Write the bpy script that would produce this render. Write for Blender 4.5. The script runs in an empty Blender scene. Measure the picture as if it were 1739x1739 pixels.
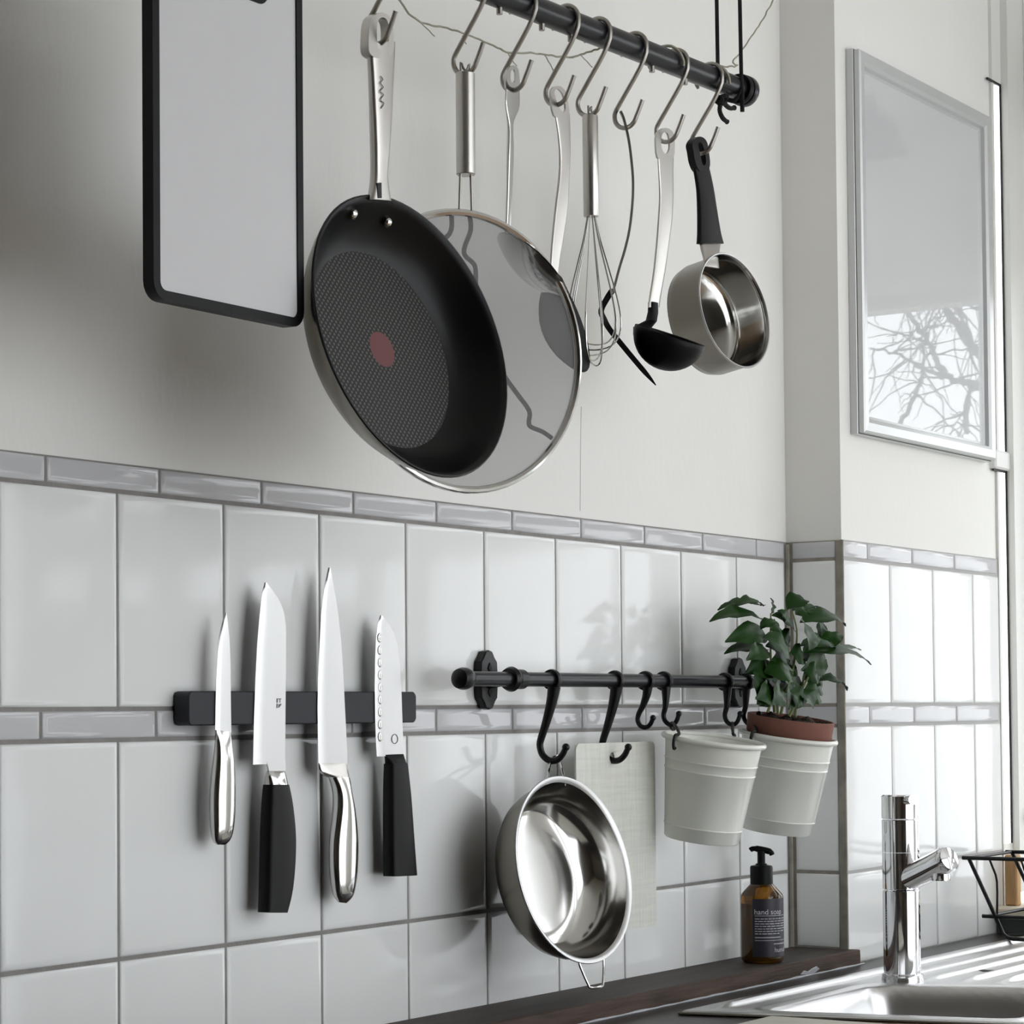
import bpy, math, random
from mathutils import Vector, Matrix, noise

random.seed(7)
scene = bpy.context.scene
COL = scene.collection
PI = math.pi

# ------------------------------------------------------------------ camera
W_PX = 1739.0
F_PX = 4081.02
PCX, PCY = 869.5, 1078.76
CAM = Vector((-1.5191, -1.5507, -0.0067))
YAW, PITCH, ROLL = math.radians(33.542), math.radians(1.844), math.radians(-0.512)
FW = Vector((math.cos(YAW)*math.cos(PITCH), math.sin(YAW)*math.cos(PITCH), math.sin(PITCH)))
_r0 = Vector((math.sin(YAW), -math.cos(YAW), 0)); _u0 = _r0.cross(FW)
RT = _r0*math.cos(ROLL) + _u0*math.sin(ROLL)
UP = -_r0*math.sin(ROLL) + _u0*math.cos(ROLL)
cam_data = bpy.data.cameras.new('camera')
cam_data.sensor_width = 36.0
cam_data.lens = F_PX/W_PX*36.0
cam_data.shift_y = (PCY - W_PX/2)/W_PX
cam_data.clip_start = 0.02
cam = bpy.data.objects.new('camera', cam_data); COL.objects.link(cam)
m3 = Matrix((RT, UP, -FW)).transposed()
cam.matrix_world = Matrix.Translation(CAM) @ m3.to_4x4()
scene.camera = cam

# ------------------------------------------------------------------ sky, exposure
SKY = 3.8
world = bpy.data.worlds.new('overcast_sky'); scene.world = world
world.use_nodes = True
bg = world.node_tree.nodes['Background']
bg.inputs['Color'].default_value = (0.93, 0.965, 1.0, 1)
bg.inputs['Strength'].default_value = SKY
scene.view_settings.view_transform = 'Standard'
scene.view_settings.look = 'None'
scene.view_settings.gamma = 1.0
scene.view_settings.use_curve_mapping = False
scene.view_settings.exposure = -0.06
try:
    scene.cycles.max_bounces = 8
    scene.cycles.diffuse_bounces = 4
    scene.cycles.glossy_bounces = 4
    scene.cycles.use_adaptive_sampling = True
    scene.cycles.adaptive_threshold = 0.02
    scene.cycles.transparent_max_bounces = 12
    scene.cycles.caustics_reflective = False
    scene.cycles.caustics_refractive = False
    scene.cycles.sample_clamp_indirect = 6.0
except Exception:
    pass

def portal(loc, sx, sz):
    # sampling aid in a window opening: lets the renderer find the sky through it
    ld = bpy.data.lights.new('window_portal', 'AREA'); ld.shape = 'RECTANGLE'; ld.size = sx; ld.size_y = sz
    ld.cycles.is_portal = True
    o = bpy.data.objects.new('window_portal', ld); COL.objects.link(o)
    o.location = loc
    o.rotation_euler = (PI/2, 0, PI/2)          # local -Z points to -X, into the room
    return o

# window openings (metres).  end wall: y0, y1, z0, z1      facing wall: x0, x1, z0, z1
XE = 2.2
END_WINDOWS = [(-0.50, -0.135, -0.31, 0.700), (-2.30, -0.62, 0.48, 0.90),
               (-1.24, -0.62, -0.75, 0.36), (-1.74, -1.30, 0.20, 0.36), (-2.30, -1.90, 0.20, 0.36), (-3.05, -2.38, -1.10, 1.42)]
FRONT_WINDOWS = [(-0.30, 2.15, -1.15, 1.42)]
for (a, b, c, d) in END_WINDOWS:
    portal((XE+0.06, (a+b)/2, (c+d)/2), b-a, d-c)
for (a, b, c, d) in FRONT_WINDOWS:
    o = portal(((a+b)/2, -3.16, (c+d)/2), b-a, d-c); o.rotation_euler = (PI/2, 0, PI)

# ------------------------------------------------------------------ geometry helpers
def at(px, py, Y):
    """point seen at photo pixel (px,py) standing in the plane y=Y"""
    d = FW + RT*((px-PCX)/F_PX) - UP*((py-PCY)/F_PX)
    return CAM + d*((Y-CAM.y)/d.y)
def atz(px, py, z):
    d = FW + RT*((px-PCX)/F_PX) - UP*((py-PCY)/F_PX)
    return CAM + d*((z-CAM.z)/d.z)
def atp(px, py, p0, n):
    d = FW + RT*((px-PCX)/F_PX) - UP*((py-PCY)/F_PX)
    return CAM + d*((Vector(p0)-CAM).dot(n)/d.dot(n))
def zp(o, s, pts):
    return [(o[0]+a*s, o[1]+b*s) for a, b in pts]

def lin(c):
    c /= 255.0
    return c/12.92 if c <= 0.04045 else ((c+0.055)/1.055)**2.4
def srgb(r, g, b): return (lin(r), lin(g), lin(b), 1.0)

class MB:
    """collects vertices and faces (world metres) for one mesh"""
    def __init__(s): s.v = []; s.f = []
    def add(s, vs, fs):
        k = len(s.v); s.v += [Vector(p) for p in vs]; s.f += [tuple(i+k for i in f) for f in fs]; return s
    def box(s, lo, hi, bev=0.0):
        x0, y0, z0 = lo; x1, y1, z1 = hi
        if bev <= 0:
            vs = [(x, y, z) for x in (x0, x1) for y in (y0, y1) for z in (z0, z1)]
            fs = [(0,1,3,2), (4,6,7,5), (0,4,5,1), (2,3,7,6), (0,2,6,4), (1,5,7,3)]
            return s.add(vs, fs)
        b = min(bev, (x1-x0)/2.01, (y1-y0)/2.01, (z1-z0)/2.01)
        vs = []; idx = {}
        for ix, x in enumerate((x0, x1)):
            for iy, y in enumerate((y0, y1)):
                for iz, z in enumerate((z0, z1)):
                    dx, dy, dz = (b, -b)[ix], (b, -b)[iy], (b, -b)[iz]
                    idx[(ix,iy,iz)] = len(vs)
                    vs += [(x, y+dy, z+dz), (x+dx, y, z+dz), (x+dx, y+dy, z)]
        fs = []
        def I(a, k): return idx[a]+k
        for i in (0, 1):
            q = [(i,0,0), (i,1,0), (i,1,1), (i,0,1)]; fs.append(tuple(I(a, 0) for a in (q if i else q[::-1])))
            q = [(0,i,0), (1,i,0), (1,i,1), (0,i,1)]; fs.append(tuple(I(a, 1) for a in (q[::-1] if i else q)))
            q = [(0,0,i), (1,0,i), (1,1,i), (0,1,i)]; fs.append(tuple(I(a, 2) for a in (q if i else q[::-1])))
        for i in (0, 1):
            for j in (0, 1):
                fs.append((I((i,j,0),0), I((i,j,1),0), I((i,j,1),1), I((i,j,0),1)))
                fs.append((I((i,0,j),0), I((i,1,j),0), I((i,1,j),2), I((i,0,j),2)))
                fs.append((I((0,i,j),1), I((1,i,j),1), I((1,i,j),2), I((0,i,j),2)))
                for k in (0, 1):
                    fs.append((I((i,j,k),0), I((i,j,k),1), I((i,j,k),2)))
        return s.add(vs, fs)
    def tube(s, path, r, n=10, closed=False, flat=None):
        P = [Vector(p) for p in path]; m = len(P)
        R = r if isinstance(r, (list, tuple)) else [r]*m
        T = []
        for i in range(m):
            if closed: t = P[(i+1) % m] - P[i-1]
            else: t = P[min(i+1, m-1)] - P[max(i-1, 0)]
            T.append(t.normalized() if t.length > 1e-9 else Vector((0, 0, 1)))
        a = Vector((0, 0, 1)) if abs(T[0].z) < 0.9 else Vector((1, 0, 0))
        N = (a - T[0]*a.dot(T[0])).normalized()
        vs = []; fs = []
        for i in range(m):
            N = (N - T[i]*N.dot(T[i])).normalized(); B = T[i].cross(N)
            for k in range(n):
                an = 2*PI*k/n
                vs.append(P[i] + (N*math.cos(an) + B*math.sin(an))*R[i])
        rings = m if closed else m-1
        for i in range(rings):
            j = (i+1) % m
            for k in range(n):
                l = (k+1) % n
                fs.append((i*n+k, i*n+l, j*n+l, j*n+k))
        if not closed:
            fs.append(tuple(range(n))[::-1]); fs.append(tuple((m-1)*n+k for k in range(n)))
        return s.add(vs, fs)
    def lathe(s, prof, org, axis, n=48, xref=None, cap0=False, cap1=False):
        """prof: (radius, height along axis)"""
        ax = Vector(axis).normalized(); org = Vector(org)
        a = Vector(xref) if xref is not None else (Vector((1, 0, 0)) if abs(ax.x) < 0.9 else Vector((0, 1, 0)))
        e1 = (a - ax*a.dot(ax)).normalized(); e2 = ax.cross(e1)
        vs = []; fs = []
        for (rad, h) in prof:
            for k in range(n):
                an = 2*PI*k/n
                vs.append(org + ax*h + (e1*math.cos(an)+e2*math.sin(an))*max(rad, 1e-5))
        for i in range(len(prof)-1):
            for k in range(n):
                l = (k+1) % n
                fs.append((i*n+k, i*n+l, (i+1)*n+l, (i+1)*n+k))
        if cap0: fs.append(tuple(range(n))[::-1])
        if cap1: fs.append(tuple((len(prof)-1)*n+k for k in range(n)))
        return s.add(vs, fs)
    def rings(s, rings, caps=True, closed=True):
        """loft through rings with equal point counts"""
        n = len(rings[0]); vs = [p for rg in rings for p in rg]; fs = []
        for i in range(len(rings)-1):
            for k in range(n if closed else n-1):
                l = (k+1) % n
                fs.append((i*n+k, i*n+l, (i+1)*n+l, (i+1)*n+k))
        if caps:
            fs.append(tuple(range(n))[::-1]); fs.append(tuple((len(rings)-1)*n+k for k in range(n)))
        return s.add(vs, fs)
    def loft(s, rows, n=18, power=2.6, dirx=(1,0,0), diry=(0,1,0)):
        """rows: (left Vector, right Vector, thickness): superellipse sections"""
        dy = Vector(diry); rg = []
        for (L, R_, t) in rows:
            L = Vector(L); R_ = Vector(R_); c = (L+R_)/2; h = (R_-L)/2
            ring = []
            for k in range(n):
                an = 2*PI*k/n; ca, sa = math.cos(an), math.sin(an)
                ring.append(c + h*math.copysign(abs(ca)**(2/power), ca) + dy*(t/2)*math.copysign(abs(sa)**(2/power), sa))
            rg.append(ring)
        return s.rings(rg)
    def prism(s, pts, dv, bev=0.0):
        """closed outline of Vectors (planar), extruded by dv, optional chamfer on both rims"""
        P = [Vector(p) for p in pts]; dv = Vector(dv); nrm = dv.normalized()
        if bev > 0:
            In = inset(P, nrm, bev)
            rg = [In, [p+nrm*bev for p in P], [p+dv-nrm*bev for p in P], [p+dv for p in In]]
        else:
            rg = [P, [p+dv for p in P]]
        return s.rings(rg)
    def frame(s, outer, inner, dv, bev=0.0):
        """flat ring between two outlines with equal counts, extruded by dv"""
        dv = Vector(dv); O = [Vector(p) for p in outer]; Q = [Vector(p) for p in inner]
        rg = [O, [p+dv for p in O], [p+dv for p in Q], Q, O]
        return s.rings(rg, caps=False)
    def sphere(s, c, r, n=16, m=10, sc=(1,1,1)):
        vs = []; fs = []
        c = Vector(c)
        for i in range(1, m):
            th = PI*i/m
            for k in range(n):
                ph = 2*PI*k/n
                vs.append(c+Vector((r*sc[0]*math.sin(th)*math.cos(ph), r*sc[1]*math.sin(th)*math.sin(ph), r*sc[2]*math.cos(th))))
        top = len(vs); vs.append(c+Vector((0, 0, r*sc[2]))); bot = len(vs); vs.append(c-Vector((0, 0, r*sc[2])))
        for i in range(m-2):
            for k in range(n):
                l = (k+1) % n; fs.append((i*n+k, (i+1)*n+k, (i+1)*n+l, i*n+l))
        for k in range(n):
            l = (k+1) % n; fs.append((top, k, l)); fs.append((bot, (m-2)*n+l, (m-2)*n+k))
        return s.add(vs, fs)
    def mesh(s, name, org=(0,0,0), smooth=True, ang=35):
        me = bpy.data.meshes.new(name); o = Vector(org)
        me.from_pydata([tuple(v-o) for v in s.v], [], s.f)
        import bmesh
        b = bmesh.new(); b.from_mesh(me); bmesh.ops.recalc_face_normals(b, faces=b.faces); b.to_mesh(me); b.free()
        if smooth:
            me.polygons.foreach_set('use_smooth', [True]*len(me.polygons))
            try: me.set_sharp_from_angle(angle=math.radians(ang))
            except Exception: pass
        me.update(); return me

def inset(P, nrm, d):
    n = len(P); out = []
    area = sum((P[i]-P[0]).cross(P[(i+1) % n]-P[0]).dot(nrm) for i in range(n))
    sg = 1 if area > 0 else -1
    for i in range(n):
        e0 = (P[i]-P[i-1]); e1 = (P[(i+1) % n]-P[i])
        if e0.length < 1e-9 or e1.length < 1e-9: out.append(P[i].copy()); continue
        n0 = nrm.cross(e0.normalized())*sg; n1 = nrm.cross(e1.normalized())*sg
        b = n0+n1
        b = b.normalized() if b.length > 1e-6 else n0
        out.append(P[i] + b*min(d/max(b.dot(n0), 0.4), d*2))
    return out

def smooth_path(pts, n=6, closed=False):
    """Catmull-Rom through the points"""
    P = [Vector(p) for p in pts]; out = []; m = len(P)
    for i in range(m if closed else m-1):
        if closed: p0, p1, p2, p3 = P[i-1], P[i], P[(i+1) % m], P[(i+2) % m]
        else: p0, p1, p2, p3 = P[max(i-1,0)], P[i], P[i+1], P[min(i+2,m-1)]
        for k in range(n):
            t = k/n
            out.append(0.5*((2*p1)+(p2-p0)*t+(2*p0-5*p1+4*p2-p3)*t*t+(3*p1-p0-3*p2+p3)*t**3))
    if not closed: out.append(P[-1].copy())
    return out

def rrect(x0, x1, z0, z1, r, y, k=5):
    pts = []
    for (cx, cz, a0) in ((x1-r, z1-r, 0), (x0+r, z1-r, 90), (x0+r, z0+r, 180), (x1-r, z0+r, 270)):
        for i in range(k+1):
            a = math.radians(a0+90*i/k); pts.append(Vector((cx+r*math.cos(a), y, cz+r*math.sin(a))))
    return pts

def empty(name, loc, label=None, cat=None, group=None, kind=None):
    o = bpy.data.objects.new(name, None); COL.objects.link(o); o.location = loc
    o.empty_display_size = 0.02
    tag(o, label, cat, group, kind); return o
def tag(o, label=None, cat=None, group=None, kind=None):
    if label: o['label'] = label
    if cat: o['category'] = cat
    if group: o['group'] = group
    if kind: o['kind'] = kind
    return o
ORG = {}
def obj(name, mb, mat, parent=None, smooth=True, ang=35, label=None, kind=None):
    """one mesh object; vertices are given in world metres, the origin is that of the thing"""
    if parent is None:
        xs = [v.x for v in mb.v]; ys = [v.y for v in mb.v]; zs = [v.z for v in mb.v]
        org = Vector(((min(xs)+max(xs))/2, (min(ys)+max(ys))/2, min(zs)))
    else:
        org = ORG.get(parent.name) or parent.location.copy()
    me = mb.mesh(name, org, smooth, ang)
    for q in (mat if isinstance(mat, (list, tuple)) else [mat]): me.materials.append(q)
    o = bpy.data.objects.new(name, me); COL.objects.link(o)
    if parent is None: o.location = org
    else: o.parent = parent
    ORG[o.name] = org
    if label: o['label'] = label
    if kind: o['kind'] = kind
    return o
def link_copy(src, parent, loc, name=None):
    c = src.copy(); COL.objects.link(c); c.parent = parent; c.location = loc; return c

# ------------------------------------------------------------------ materials
MATS = {}
def mat(name, color, rough=0.5, metal=0.0, spec=0.5, bump=None, var=None, coat=0.0, ior=1.5, trans=0.0, aniso=0.0):
    """bump: (scale, strength, detail, stretch xyz)   var: (scale, amount, stretch xyz) colour mottling"""
    m = bpy.data.materials.new(name); m.use_nodes = True
    nt = m.node_tree; b = nt.nodes['Principled BSDF']
    b.inputs['Base Color'].default_value = color
    b.inputs['Roughness'].default_value = rough
    b.inputs['Metallic'].default_value = metal
    b.inputs['Specular IOR Level'].default_value = spec
    b.inputs['IOR'].default_value = ior
    b.inputs['Coat Weight'].default_value = coat
    b.inputs['Transmission Weight'].default_value = trans
    if aniso: b.inputs['Anisotropic'].default_value = aniso
    tc = nt.nodes.new('ShaderNodeTexCoord')
    def tex(scale, detail, st):
        mp = nt.nodes.new('ShaderNodeMapping'); mp.inputs['Scale'].default_value = st
        nt.links.new(tc.outputs['Object'], mp.inputs['Vector'])
        t = nt.nodes.new('ShaderNodeTexNoise'); t.inputs['Scale'].default_value = scale; t.inputs['Detail'].default_value = detail
        nt.links.new(mp.outputs['Vector'], t.inputs['Vector']); return t
    if bump:
        t = tex(bump[0], bump[2] if len(bump) > 2 else 3, bump[3] if len(bump) > 3 else (1,1,1))
        bn = nt.nodes.new('ShaderNodeBump'); bn.inputs['Strength'].default_value = bump[1]; bn.inputs['Distance'].default_value = bump[4] if len(bump) > 4 else 0.002
        nt.links.new(t.outputs['Fac'], bn.inputs['Height']); nt.links.new(bn.outputs['Normal'], b.inputs['Normal'])
    if var:
        t = tex(var[0], 4, var[2] if len(var) > 2 else (1,1,1))
        rp = nt.nodes.new('ShaderNodeMapRange')
        rp.inputs['From Min'].default_value = 0.3; rp.inputs['From Max'].default_value = 0.7
        rp.inputs['To Min'].default_value = 1-var[1]; rp.inputs['To Max'].default_value = 1+var[1]
        nt.links.new(t.outputs['Fac'], rp.inputs['Value'])
        mx = nt.nodes.new('ShaderNodeMix'); mx.data_type = 'RGBA'; mx.blend_type = 'MULTIPLY'; mx.inputs['Factor'].default_value = 1
        mx.inputs['A'].default_value = color
        nt.links.new(rp.outputs['Result'], mx.inputs['B']); nt.links.new(mx.outputs['Result'], b.inputs['Base Color'])
    MATS[name] = m
    return m

PLASTER = mat('plaster_white', srgb(237,236,232), 0.85, bump=(90, 0.35, 4, (1,1,0.45), 0.0012), var=(3, 0.02))
PLASTER2 = mat('plaster_room', srgb(240,239,236), 0.9)
ROOMDARK = mat('room_far_dim', srgb(104,97,88), 0.7)  # dimness of the far end put into the wall colour
FLOORM = mat('floor_wood', srgb(150,124,98), 0.45, var=(4, 0.2, (1,12,1)))
TILE = mat('tile_glaze', srgb(236,237,236), 0.09, spec=0.28, bump=(9, 0.3, 2, (1,1,1), 0.003), var=(14, 0.012))
LIST = mat('listello_glaze', srgb(198,198,200), 0.07, spec=0.40, bump=(12, 0.1, 2, (1,1,1), 0.002))
GROUT = mat('grout_grey', srgb(138,135,132), 0.9, bump=(300, 0.4, 3), var=(30, 0.15))
GROUTD = mat('grout_brown', srgb(146,141,131), 0.9, bump=(300, 0.4, 3), var=(40, 0.22))
WHITEPAINT = mat('white_gloss_paint', srgb(232,232,228), 0.35)
BLACKSEAL = mat('black_gasket', srgb(18,18,18), 0.5)
STEEL = mat('brushed_steel', (0.55,0.53,0.50,1), 0.30, 1.0, bump=(400, 0.05, 2, (1,1,8)))
STEELP = mat('polished_steel', (0.58,0.575,0.56,1), 0.12, 1.0)
STEELH = mat('hook_steel', (0.36,0.34,0.31,1), 0.36, 1.0)
BLADE = mat('blade_steel', (0.56,0.56,0.56,1), 0.36, 1.0, bump=(300, 0.03, 2, (1,1,6)))
STEELSHADE = mat('steel_shaded', (0.21,0.195,0.165,1), 0.27, 1.0)  # darker copy of the steel: dim reflections put into the colour
CHROME = mat('chrome', (0.82,0.82,0.84,1), 0.05, 1.0)
SINKM = mat('sink_steel', (0.66,0.66,0.66,1), 0.28, 1.0, bump=(350, 0.04, 2, (8,1,1)))
BLACKMETAL = mat('black_enamel', srgb(14,14,16), 0.34, spec=0.28)
BLACKROD = mat('black_rod', srgb(20,20,25), 0.30, spec=0.32)
BLACKPLASTIC = mat('black_plastic', srgb(14,14,16), 0.48, spec=0.16)
BLACKRUB = mat('black_handle', srgb(17,16,17), 0.45, spec=0.18)
MAGNET = mat('magnet_black', srgb(42,43,48), 0.5, spec=0.25)
NONSTICK = mat('nonstick_black', srgb(9,9,10), 0.36, spec=0.24)
CORD = mat('black_cord', srgb(16,16,18), 0.9, bump=(900, 0.6, 2))
TWINE = mat('jute_twine', srgb(170,167,150), 0.95, bump=(900, 0.8, 2), var=(60, 0.2))
BOARDW = mat('board_white', srgb(206,206,208), 0.6, var=(30, 0.012))
BUCKETM = mat('bucket_enamel', srgb(228,229,221), 0.2, spec=0.45, var=(20, 0.03))
TERRA = mat('terracotta', srgb(128,84,72), 0.8, var=(25, 0.08))
SOILM = mat('soil', srgb(42,32,25), 1.0, bump=(180, 1.0, 4, (1,1,1), 0.01), var=(60, 0.5))
LEAFM = mat('leaf_green', srgb(26,56,16), 0.42, spec=0.16, var=(25, 0.25))
STEMM = mat('stem_green', srgb(104,116,62), 0.6)
WOODD = mat('ledge_wood', srgb(62,54,49), 0.6, spec=0.3, bump=(60, 0.3, 4, (0.25,3,3)), var=(22, 0.3, (0.3,2.5,2.5)))
WOODE = mat('ledge_worn_edge', srgb(78,64,56), 0.7, spec=0.25, bump=(60, 0.5, 4, (0.3,3,3)), var=(24, 0.42, (0.35,2.5,2.5)))
WORKTOP = mat('worktop_dark', srgb(44,39,37), 0.32, spec=0.28, var=(18, 0.12, (0.4,2,1)))
SILICONE = mat('silicone', srgb(176,178,184), 0.4)
AMBER = mat('amber_glass', (0.30,0.125,0.010,1), 0.04, ior=1.45, trans=0.85)
LABELM = mat('label_dark', srgb(40,37,48), 0.45)
PRINTW = mat('label_print', srgb(214,214,222), 0.6)
WOODL = mat('light_wood', srgb(176,138,92), 0.6, var=(30, 0.25, (2,2,0.3)))
CREAM = mat('cream_board', srgb(222,212,192), 0.6)
PALEBOARD = mat('pale_board', srgb(206,203,192), 0.55, var=(20, 0.05))
SLATE = mat('slate_sill', srgb(70,72,74), 0.5)
SILVERF = mat('silver_frame', srgb(208,210,210), 0.32, metal=0.35)
FRAMESEAM = mat('frame_seam', srgb(80,80,80), 0.6)
GREYLINEN = mat('linen_board', srgb(222,223,214), 0.6)
RED = mat('pan_spot_red', srgb(104,52,54), 0.45)
BARK = mat('bark', srgb(92,88,86), 0.9)
GROUNDM = mat('garden_ground', srgb(120,122,112), 1.0)
ENGRAVE = mat('engraving', srgb(112,109,105), 0.6)

# woven look of the thin grey board
def weave(m, sc):
    nt = m.node_tree; b = nt.nodes['Principled BSDF']; tc = nt.nodes.new('ShaderNodeTexCoord')
    mul = None
    for st in ((0.06, 1, 1), (1, 1, 0.06)):
        mp = nt.nodes.new('ShaderNodeMapping'); mp.inputs['Scale'].default_value = st
        nt.links.new(tc.outputs['Object'], mp.inputs['Vector'])
        t = nt.nodes.new('ShaderNodeTexNoise'); t.inputs['Scale'].default_value = sc; t.inputs['Detail'].default_value = 2
        nt.links.new(mp.outputs['Vector'], t.inputs['Vector'])
        if mul is None: mul = t.outputs['Fac']
        else:
            a = nt.nodes.new('ShaderNodeMath'); a.operation = 'ADD'
            nt.links.new(mul, a.inputs[0]); nt.links.new(t.outputs['Fac'], a.inputs[1]); mul = a.outputs[0]
    rp = nt.nodes.new('ShaderNodeMapRange')
    rp.inputs['From Min'].default_value = 0.6; rp.inputs['From Max'].default_value = 1.4
    rp.inputs['To Min'].default_value = 0.88; rp.inputs['To Max'].default_value = 1.08
    nt.links.new(mul, rp.inputs['Value'])
    mx = nt.nodes.new('ShaderNodeMix'); mx.data_type = 'RGBA'; mx.blend_type = 'MULTIPLY'; mx.inputs['Factor'].default_value = 1
    mx.inputs['A'].default_value = b.inputs['Base Color'].default_value
    nt.links.new(rp.outputs['Result'], mx.inputs['B']); nt.links.new(mx.outputs['Result'], b.inputs['Base Color'])
weave(GREYLINEN, 300)

# dotted non-stick floor of the frying pan
def dots(name, sc):
    m = mat(name, srgb(40,40,40), 0.5, spec=0.3)
    nt = m.node_tree; b = nt.nodes['Principled BSDF']; tc = nt.nodes.new('ShaderNodeTexCoord')
    v = nt.nodes.new('ShaderNodeTexVoronoi'); v.inputs['Scale'].default_value = sc; v.voronoi_dimensions = '2D'; v.inputs['Randomness'].default_value = 0.0
    nt.links.new(tc.outputs['UV'], v.inputs['Vector'])
    rp = nt.nodes.new('ShaderNodeValToRGB')
    rp.color_ramp.elements[0].position = 0.22; rp.color_ramp.elements[0].color = srgb(92,91,87)
    rp.color_ramp.elements[1].position = 0.36; rp.color_ramp.elements[1].color = srgb(30,30,30)
    nt.links.new(v.outputs['Distance'], rp.inputs['Fac']); nt.links.new(rp.outputs['Color'], b.inputs['Base Color'])
    return m
PANDOT = dots('pan_floor_dots', 1.0)

def thin_glass(name, tint=(1,1,1,1), refl=0.08):
    m = bpy.data.materials.new(name); m.use_nodes = True; nt = m.node_tree; nt.nodes.clear()
    out = nt.nodes.new('ShaderNodeOutputMaterial'); mix = nt.nodes.new('ShaderNodeMixShader')
    tr = nt.nodes.new('ShaderNodeBsdfTransparent'); tr.inputs['Color'].default_value = tint
    gl = nt.nodes.new('ShaderNodeBsdfGlossy'); gl.inputs['Roughness'].default_value = 0.01
    mix.inputs['Fac'].default_value = refl
    nt.links.new(tr.outputs[0], mix.inputs[1]); nt.links.new(gl.outputs[0], mix.inputs[2]); nt.links.new(mix.outputs[0], out.inputs[0])
    return m
PANE = thin_glass('window_glass')

def mesh_screen(name):
    m = bpy.data.materials.new(name); m.use_nodes = True; nt = m.node_tree; nt.nodes.clear()
    out = nt.nodes.new('ShaderNodeOutputMaterial'); mix = nt.nodes.new('ShaderNodeMixShader')
    tr = nt.nodes.new('ShaderNodeBsdfTransparent'); pr = nt.nodes.new('ShaderNodeBsdfPrincipled')
    pr.inputs['Base Color'].default_value = (0.19, 0.19, 0.185, 1); pr.inputs['Metallic'].default_value = 0.3; pr.inputs['Roughness'].default_value = 0.6
    mix.inputs['Fac'].default_value = 0.58
    nt.links.new(tr.outputs[0], mix.inputs[1]); nt.links.new(pr.outputs[0], mix.inputs[2]); nt.links.new(mix.outputs[0], out.inputs[0])
    return m
SCREENM = mesh_screen('fine_steel_mesh')

# ------------------------------------------------------------------ the room
S = 0.153                                   # tile pitch
ZT, ZA, ZB, ZC, ZD = 0.2314, 0.2043, 0.0, -0.0290, -0.2337
Z_LEDGE, Z_WORK = -0.3395, -0.3605
PY = -0.0862                                # front of the pillar tiles
PX0, PX1 = 1.5273, 2.094
ZF, ZCEIL = -1.26, 1.5
XL, YF = -3.2, -3.1

def structure(name, mb, m, label, smooth=False):
    o = obj(name, mb, m, smooth=smooth); tag(o, label, None, None, 'structure'); return o

wall_back = structure('wall_back', MB().box((XL, 0.004, ZF), (PX0+0.004, 0.2, ZCEIL)), PLASTER,
                      'long white plaster wall with tiled lower part')
wall_pillar = structure('wall_pillar', MB().box((PX0+0.004, PY+0.004, ZF), (PX1, 0.2, ZCEIL)), PLASTER,
                        'white wall projection in the corner, tiled below')
structure('floor', MB().box((XL, YF, ZF-0.1), (XE+0.3, 0.2, ZF)), FLOORM, 'brown wooden kitchen floor')
structure('ceiling', MB().box((XL, YF, ZCEIL), (XE+0.3, 0.2, ZCEIL+0.1)), PLASTER2, 'white kitchen ceiling')
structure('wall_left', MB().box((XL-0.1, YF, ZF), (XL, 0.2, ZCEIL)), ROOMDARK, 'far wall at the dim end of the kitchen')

def wall_cells(u0, u1, z0, z1, holes):
    """the wall rectangle minus its window openings, as rectangles"""
    us = sorted({u0, u1} | {h[0] for h in holes} | {h[1] for h in holes})
    out = []
    for a, b in zip(us, us[1:]):
        m = (a+b)/2; zs = [z0]
        for h in sorted([h for h in holes if h[0] < m < h[1]], key=lambda h: h[2]):
            zs += [h[2], h[3]]
        zs.append(z1)
        for k in range(0, len(zs), 2):
            if zs[k+1] > zs[k]: out.append((a, b, zs[k], zs[k+1]))
    return out
mb = MB()
for (a, b, c, d) in wall_cells(YF, -0.10, ZF, ZCEIL, END_WINDOWS): mb.box((XE, a, c), (XE+0.12, b, d))
structure('wall_right', mb, PLASTER2, 'end wall with the kitchen windows')
mb = MB()
for (a, b, c, d) in wall_cells(-0.35, XE+0.12, ZF, ZCEIL, FRONT_WINDOWS): mb.box((a, YF-0.12, c), (b, YF, d))
structure('wall_front', mb, PLASTER2, 'wall facing the tiled wall, with a large window')
structure('wall_front_left', MB().box((XL, YF-0.12, ZF), (-0.35, YF, ZCEIL)), ROOMDARK, 'dim part of the facing wall behind the camera')  # coloured dark so the metal reflects a dim room

def window(name, u0, u1, z0, z1, nm, label, axis='y'):
    """frame, mullions and panes in one opening"""
    def bx(ua, ub, za, zb, t0, t1):
        if axis == 'y': return MB().box((XE+t0, ua, za), (XE+t1, ub, zb))
        return MB().box((ua, YF-t1, za), (ub, YF-t0, zb))
    loc = (XE+0.06, (u0+u1)/2, z0) if axis == 'y' else ((u0+u1)/2, YF-0.06, z0)
    w = empty(name, loc, label, None, None, 'structure')
    t = 0.025
    for q in ((u0, u1, z0, z0+t), (u0, u1, z1-t, z1), (u0, u0+t, z0+t, z1-t), (u1-t, u1, z0+t, z1-t)):
        obj('frame_bar', bx(*q, 0.04, 0.09), WHITEPAINT, w, smooth=False)
    for k in range(1, nm):
        u = u0+(u1-u0)*k/nm
        obj('mullion', bx(u-0.02, u+0.02, z0+t, z1-t, 0.04, 0.09), WHITEPAINT, w, smooth=False)
    for k in range(nm):
        ua = u0+(u1-u0)*k/nm+0.012; ub = u0+(u1-u0)*(k+1)/nm-0.012
        obj('pane', bx(ua, ub, z0+t, z1-t, 0.063, 0.067), PANE, w, smooth=False)
    return w
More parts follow.
